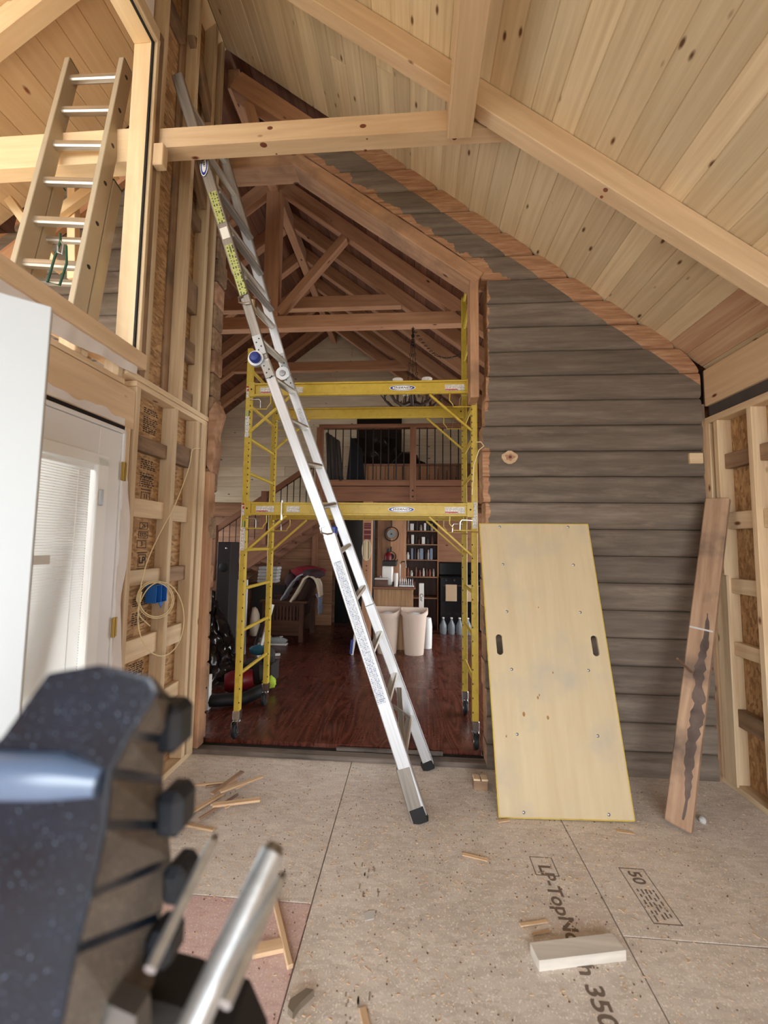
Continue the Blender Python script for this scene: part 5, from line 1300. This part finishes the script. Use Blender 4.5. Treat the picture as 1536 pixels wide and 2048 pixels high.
# ---- antler chandelier
cd = thing('antler_chandelier', 'dark antler chandelier with frosted cups hanging on chains', 'chandelier', (.0, 4.25, 3.0))
top = P(826, 657, y=4.15); hub = V((top.x, 4.15, 3.0))
for dx, dy in ((-.05, 0), (.05, 0), (.0, .05)):
    pts = [top, top+V((dx*.3, dy*.3, -.2)), V((hub.x+dx, hub.y+dy, hub.z+.22)), V((hub.x+dx*1.4, hub.y+dy, hub.z+.05))]
    n_ = 22
    for k in range(n_):
        t = k/n_*3; i_ = int(t); q = lerp(pts[i_], pts[i_+1], t-i_); w = .009
        o = V((w, 0, 0)) if k % 2 else V((0, w, 0)); tube('chain_link', [q+V((0, 0, .022)), q+o+V((0, 0, .01)), q+o-V((0, 0, .01)), q-V((0, 0, .022)), q-o-V((0, 0, .01)), q-o+V((0, 0, .01)), q+V((0, 0, .022))], .003, 'black_metal', cd, 4)
e2 = P(925, 707, y=4.1)
for k in range(20):
    t = k/19; q = lerp(top, e2, t)+V((0, 0, -.16*math.sin(math.pi*t))); o = V((0, 0, .007)) if k % 2 else V((0, .007, 0))
    tube('chain_link', [q-V((.018, 0, 0)), q+o-V((.008, 0, 0)), q+o+V((.008, 0, 0)), q+V((.018, 0, 0)), q-o+V((.008, 0, 0)), q-o-V((.008, 0, 0)), q-V((.018, 0, 0))], .003, 'black_metal', cd, 4)
random.seed(4)
for k in range(7):
    a = k*2*math.pi/7+.2; d_ = V((math.cos(a), math.sin(a), 0))
    pts = [hub+d_*.02, hub+d_*.12+V((0, 0, -.06)), hub+d_*.22+V((0, 0, -.03)), hub+d_*.30+V((0, 0, .05)), hub+d_*.31+V((0, 0, .12))]
    an = tube('antler', pts, [.022, .019, .016, .012, .005], 'antler', cd, 7)
    for t in (1, 2, 3): tube('tine', [pts[t], pts[t]+d_*.03+V((random.uniform(-.04, .04), random.uniform(-.04, .04), random.choice((-.09, .08))))], [.010, .003], 'antler', an, 5)
    if k % 2 == 0:
        lathe('candle_cup', [(0, 0), (.025, 0), (.05, .05), (.055, .07), (.05, .07), (.02, .01), (0, .01)], hub+d_*.19+V((0, 0, .13)), 'frosted_glass', cd, seg=16)
        tube('cup_stem', [hub+d_*.19+V((0, 0, -.04)), hub+d_*.19+V((0, 0, .13))], .012, 'antler', cd, 6)
lathe('hub', [(0, -.05), (.04, -.03), (.045, .03), (.02, .10), (0, .10)], hub, 'antler', cd, seg=12)

# ================================================================ small things in the new room
# cable and blue boxes
eb = thing('electrical_box', 'blue outlet box with a coil of cable on the left stud', 'outlet box', (XL, 2.46, 1.2))
def outlet(t, x, y0, y1, z0, z1, s, wall_dx):
    box('back', (min(x, x-s*.07), y0, z0), (min(x, x-s*.07)+.004, y1, z1), 'blue_plastic', t, .001) if s > 0 else box('back', (x+.066, y0, z0), (x+.07, y1, z1), 'blue_plastic', t, .001)
    a, b = min(x, x-s*.07), max(x, x-s*.07)
    for (p, q) in (((a, y0, z0), (b, y1, z0+.004)), ((a, y0, z1-.004), (b, y1, z1)), ((a, y0, z0), (b, y0+.004, z1)), ((a, y1-.004, z0), (b, y1, z1))): box('side', p, q, 'blue_plastic', t, .001)
outlet(eb, XL+.012, 2.405, 2.515, 1.145, 1.255, 1, 0)
box('divider', (XL-.05, 2.457, 1.147), (XL+.012, 2.462, 1.253), 'blue_plastic', eb, .001); prism('tab', [(XL+.008, 2.44, 1.145), (XL+.008, 2.48, 1.145), (XL+.008, 2.46, 1.11)], (.004, 0, 0), 'blue_plastic', eb)
eb2 = thing('electrical_box.001', 'blue outlet box low on the right wall stud', 'outlet box', (XR, 2.61, .33))
outlet(eb2, XR-.012, 2.47, 2.553, .27, .40, -1, 0)
def coil():
    pts = [P(402, 897, x=XL+.003), P(385, 900, x=XL+.005), P(378, 935, x=XL+.008), P(352, 1005, x=XL+.01), P(318, 1070, x=XL+.012), P(292, 1130, x=XL+.016), P(277, 1195, x=XL+.02)]
    c1_, r1 = P(311, 1202, x=XL+.02), 38
    for k in range(26):
        a = math.pi+k*2*math.pi/12; rr = 38-k*.25
        pts.append(P(311+rr*math.cos(a), 1200-rr*1.02*math.sin(-a)*-1*-1, x=XL+.018+.0006*k))
    a0 = pts[-1]
    for k in range(15):
        a = math.pi*.95+k*2*math.pi/14; pts.append(P(322+46*math.cos(a), 1238+74*math.sin(a)*-1, x=XL+.03))
    pts.append(P(300, 1252, x=XL+.03))
    # smooth
    out = []
    for i in range(len(pts)-1):
        p0, p1, p2, p3 = pts[max(i-1, 0)], pts[i], pts[i+1], pts[min(i+2, len(pts)-1)]
        for t in (0, .25, .5, .75):
            out.append(.5*((2*p1)+(p2-p0)*t+(2*p0-5*p1+4*p2-p3)*t*t+(3*p1-p0-3*p2+p3)*t**3))
    return out+[pts[-1]]
tag(tube('electric_cable', coil(), .0034, 'cable', None, 6), 'coiled cream electrical cable hanging on the left stud wall', 'cable')
tag(tube('loose_wire', [P(953, 884, y=2.93), P(962, 884, y=2.90), P(968, 892, y=2.9), P(958, 900, y=2.92), P(948, 930, y=2.95), P(944, 990, y=2.96)], .0035, 'cable', None, 6), 'loose cream wire hanging at the upright edge of the log wall', 'wire')

# scraps on the floor
random.seed(12)
tag(prism('white_offcut', [P(1060, 1885, z=.037)-V((0, 0, .037)), P(1224, 1866, z=.037)-V((0, 0, .037)), P(1252, 1900, z=.037)-V((0, 0, .037)), P(1078, 1921, z=.037)-V((0, 0, .037))], (0, 0, .037), 'white_lumber'), 'white-primed lumber offcut lying over the floor print', 'offcut')
sb_ = thing('notched_block', 'small notched wood scrap on the floor beside the leaning deck', 'offcut', (.43, 2.72, 0))
box('scrap', (.385, 2.69, 0), (.475, 2.75, .055), 'pine_weathered', sb_, .004); box('scrap_top', (.385, 2.69, .056), (.428, 2.75, .068), 'pine_stud', sb_); box('scrap_top', (.434, 2.69, .056), (.475, 2.75, .068), 'pine_stud', sb_)
k = 0
for dep_, qy in (('front', 2.39), ('rear', 2.53)):
    for sid, qx in (('left', -1.19), ('middle', -1.11), ('right', -1.02)):
        for ln, lab in ((.05, 'short'), (.13, 'long')):
            c = V((qx+random.uniform(-.02, .02), qy+random.uniform(-.03, .03), .010+.0045*k)); a = random.uniform(.2, 1.3); d_ = V((math.cos(a), math.sin(a), 0))
            o = beam('wood_splinter', c-d_*ln, c+d_*ln, random.uniform(.014, .035), random.uniform(.006, .014), 'splinter' if k % 3 else 'old_plank', None)
            tag(o, '%s %s broken splinter in the %s %s of the pile by the left wall' % (lab, 'pale' if k % 3 else 'brown', dep_, sid), 'splinter', 'splinter pile by the left wall'); k += 1
tag(beam('wood_strip', P(365, 1648, z=.008), P(428, 1660, z=.008), .022, .012, 'splinter'), 'short flat wood strip on the floor below the splinter pile', 'strip')
tag(beam('wood_stick', P(546, 1785, z=.01), P(581, 1935, z=.01), .022, .016, 'splinter'), 'long thin wood stick lying on the pink floor sheet', 'stick')
tag(beam('bark_shard', P(505, 1903, z=.012), P(575, 1888, z=.008), .05, .016, 'splinter'), 'flat torn wood shard under the long stick', 'shard')
tag(prism('dark_wedge', [P(575, 2028, z=0), P(580, 2012, z=0), P(612, 1990, z=0), P(628, 1993, z=0), P(600, 2020, z=0), P(585, 2040, z=0)], (0, 0, .022), 'dry_grey_wedge'), 'grey wedge shaped scrap at the bottom edge', 'wedge')
tag(beam('wood_sliver', P(725, 2015, z=.004), P(738, 2075, z=.004), .025, .006, 'splinter'), 'wood sliver at the bottom edge right of the grey wedge', 'sliver')
for (pa, pb, w, lab) in (((925, 1708), (975, 1720), .02, 'pale wood shaving on the floor right of the ladder foot'), ((1232, 1662), (1268, 1667), .016, 'curled wood shaving in front of the leaning deck, right corner'), ((995, 1643), (1018, 1640), .02, 'wood chip touching the left foot of the leaning deck'), ((1040, 1850), (1095, 1842), .016, 'pointed wood sliver lying above the white offcut'), ((1065, 1868), (1100, 1862), .010, 'small splinter just above the white offcut')):
    tag(beam('wood_shaving', P(*pa, z=.005), P(*pb, z=.005), w, .005, 'splinter'), lab, 'shaving', 'shavings on the floor')
tag(prism('paper_scrap', [P(728, 1828, z=.001), P(738, 1822, z=.001), P(750, 1822, z=.001), P(748, 1838, z=.001), P(730, 1842, z=.001)], (0, 0, .002), 'grey_flake'), 'grey-white paper scrap on the middle floor sheet', 'paper')
tag(blob('grey_pebble', P(1405, 1640, z=.012), (.018, .02, .02), 'grey_flake', None, .3, 2, 2, 2), 'pale crumpled bit behind the foot of the leaning plank', 'scrap')
items = []
for k in range(3800):
    x, y = random.uniform(-1.5, 2.0), random.uniform(.9, 2.93)
    if random.random() < .35: x, y = random.gauss(-.1, .7), random.gauss(2.3, .4)
    if not (-1.55 < x < 2.0 and .8 < y < 2.92): continue
    R_ = Matrix.Rotation(random.uniform(0, 3.1), 3, 'Z')
    items.append(((x, y, .0012), (random.uniform(.003, .014), random.uniform(.0015, .004), .0015), R_))
sd = join_boxes('sawdust', items[:2600], 'splinter'); tag(sd, 'scattered pale sawdust and chips over the subfloor', 'sawdust', kind='stuff')
sd2 = join_boxes('grit', [(c, (s_[0]*.5, s_[1]*1.3, .002), r) for c, s_, r in items[2600:]], 'rust'); tag(sd2, 'fine dark grit scattered over the subfloor', 'grit', kind='stuff')

# ================================================================ out-of-focus tool close to the lens
tl = thing('power_tool', 'blurred blue-black speckled tool with steel rods close at the lower left', 'tool', (-.3, .36, 0))
FY, BY = .33, .47
front = [(-420, 1760), (0, 1478), (95, 1345), (200, 1328), (300, 1352), (318, 1385), (262, 1470), (222, 1545), (212, 1650), (180, 1790), (150, 1900), (105, 2120), (-420, 2120)]
backp = [(-300, 1720), (60, 1490), (130, 1375), (215, 1345), (305, 1352), (343, 1395), (335, 1480), (326, 1560), (338, 1650), (345, 1720), (325, 1830), (300, 2120), (-300, 2120)]
fv = [P(*q, y=FY) for q in front]; bv = [P(*q, y=BY) for q in backp]; cc = sum(fv+bv, V())/(2*len(fv)); n_ = len(fv)
def body():
    me = mesh_of([p-cc for p in fv+bv], [list(range(n_)), [2*n_-1-i for i in range(n_)]]+[[i, (i+1) % n_, n_+(i+1) % n_, n_+i] for i in range(n_)])
    me.materials.append(MATS['tool_blue']); me.materials.append(MATS['tool_brown'])
    me.polygons.foreach_set('material_index', [0, 1]+[1 if 4 <= i <= 11 else 0 for i in range(n_)])
    bm = bmesh.new(); bm.from_mesh(me); bmesh.ops.bevel(bm, geom=bm.edges[:], offset=.004, segments=2, affect='EDGES', profile=.6); bm.to_mesh(me); bm.free(); return me
link('housing', body(), None, Matrix.Translation(cc), tl)
tube('highlight_ridge', [P(-420, 1575, y=FY), P(0, 1548, y=FY), P(120, 1550, y=FY), P(205, 1560, y=FY+.004)], [.019, .019, .018, .012], 'tool_highlight', tl, 20)  # ridge shaped and coloured pale to paint the highlight across the housing
for cx, cy, w, h in ((343, 1448, 66, 92), (352, 1614, 58, 86), (362, 1752, 50, 74), (330, 1880, 56, 70)):
    a, b = P(cx-w/2, cy+h/2, y=.45), P(cx+w/2, cy-h/2, y=.45); box('lug', (a.x, .43, a.z), (b.x, .47, b.z), 'tool_lug', tl, .008)
for (p, q, r, mt) in (((424, 1685), (300, 1940), .0052, 'rod_steel'), ((545, 1705), (355, 2120), .0135, 'rod_steel'), ((560, 1762), (450, 2010), .0055, 'rod_steel')):
    a, b = P(*p, y=.46), P(*q, y=.36); rd = tube('rod', [a, lerp(a, b, .5), b], r, mt, tl, 14)
    tube('rod_tip', [a+(a-b).normalized()*.008, a-(a-b).normalized()*.001], [r*.6, r*.95], 'steel_grey', rd, 10)
prism('base_block', [P(x_, y_, y=.50) for x_, y_ in ((235, 1890), (320, 1895), (400, 1915), (500, 1960), (535, 2040), (545, 2160), (160, 2160))], (0, -.05, 0), 'rubber_black', tl)
prism('bracket', [P(x_, y_, y=.40) for x_, y_ in ((236, 1890), (245, 1960), (300, 1985), (310, 2160), (100, 2160), (160, 2010))], (0, -.02, 0), 'steel_grey', tl)
a = P(300, 2150, y=.47)
box('stand_column', (a.x-.02, .45, .03), (a.x+.02, .49, a.z+.03), 'rubber_black', tl, .004); box('stand_base', (a.x-.16, .33, .001), (a.x+.16, .61, .03), 'rubber_black', tl, .01)
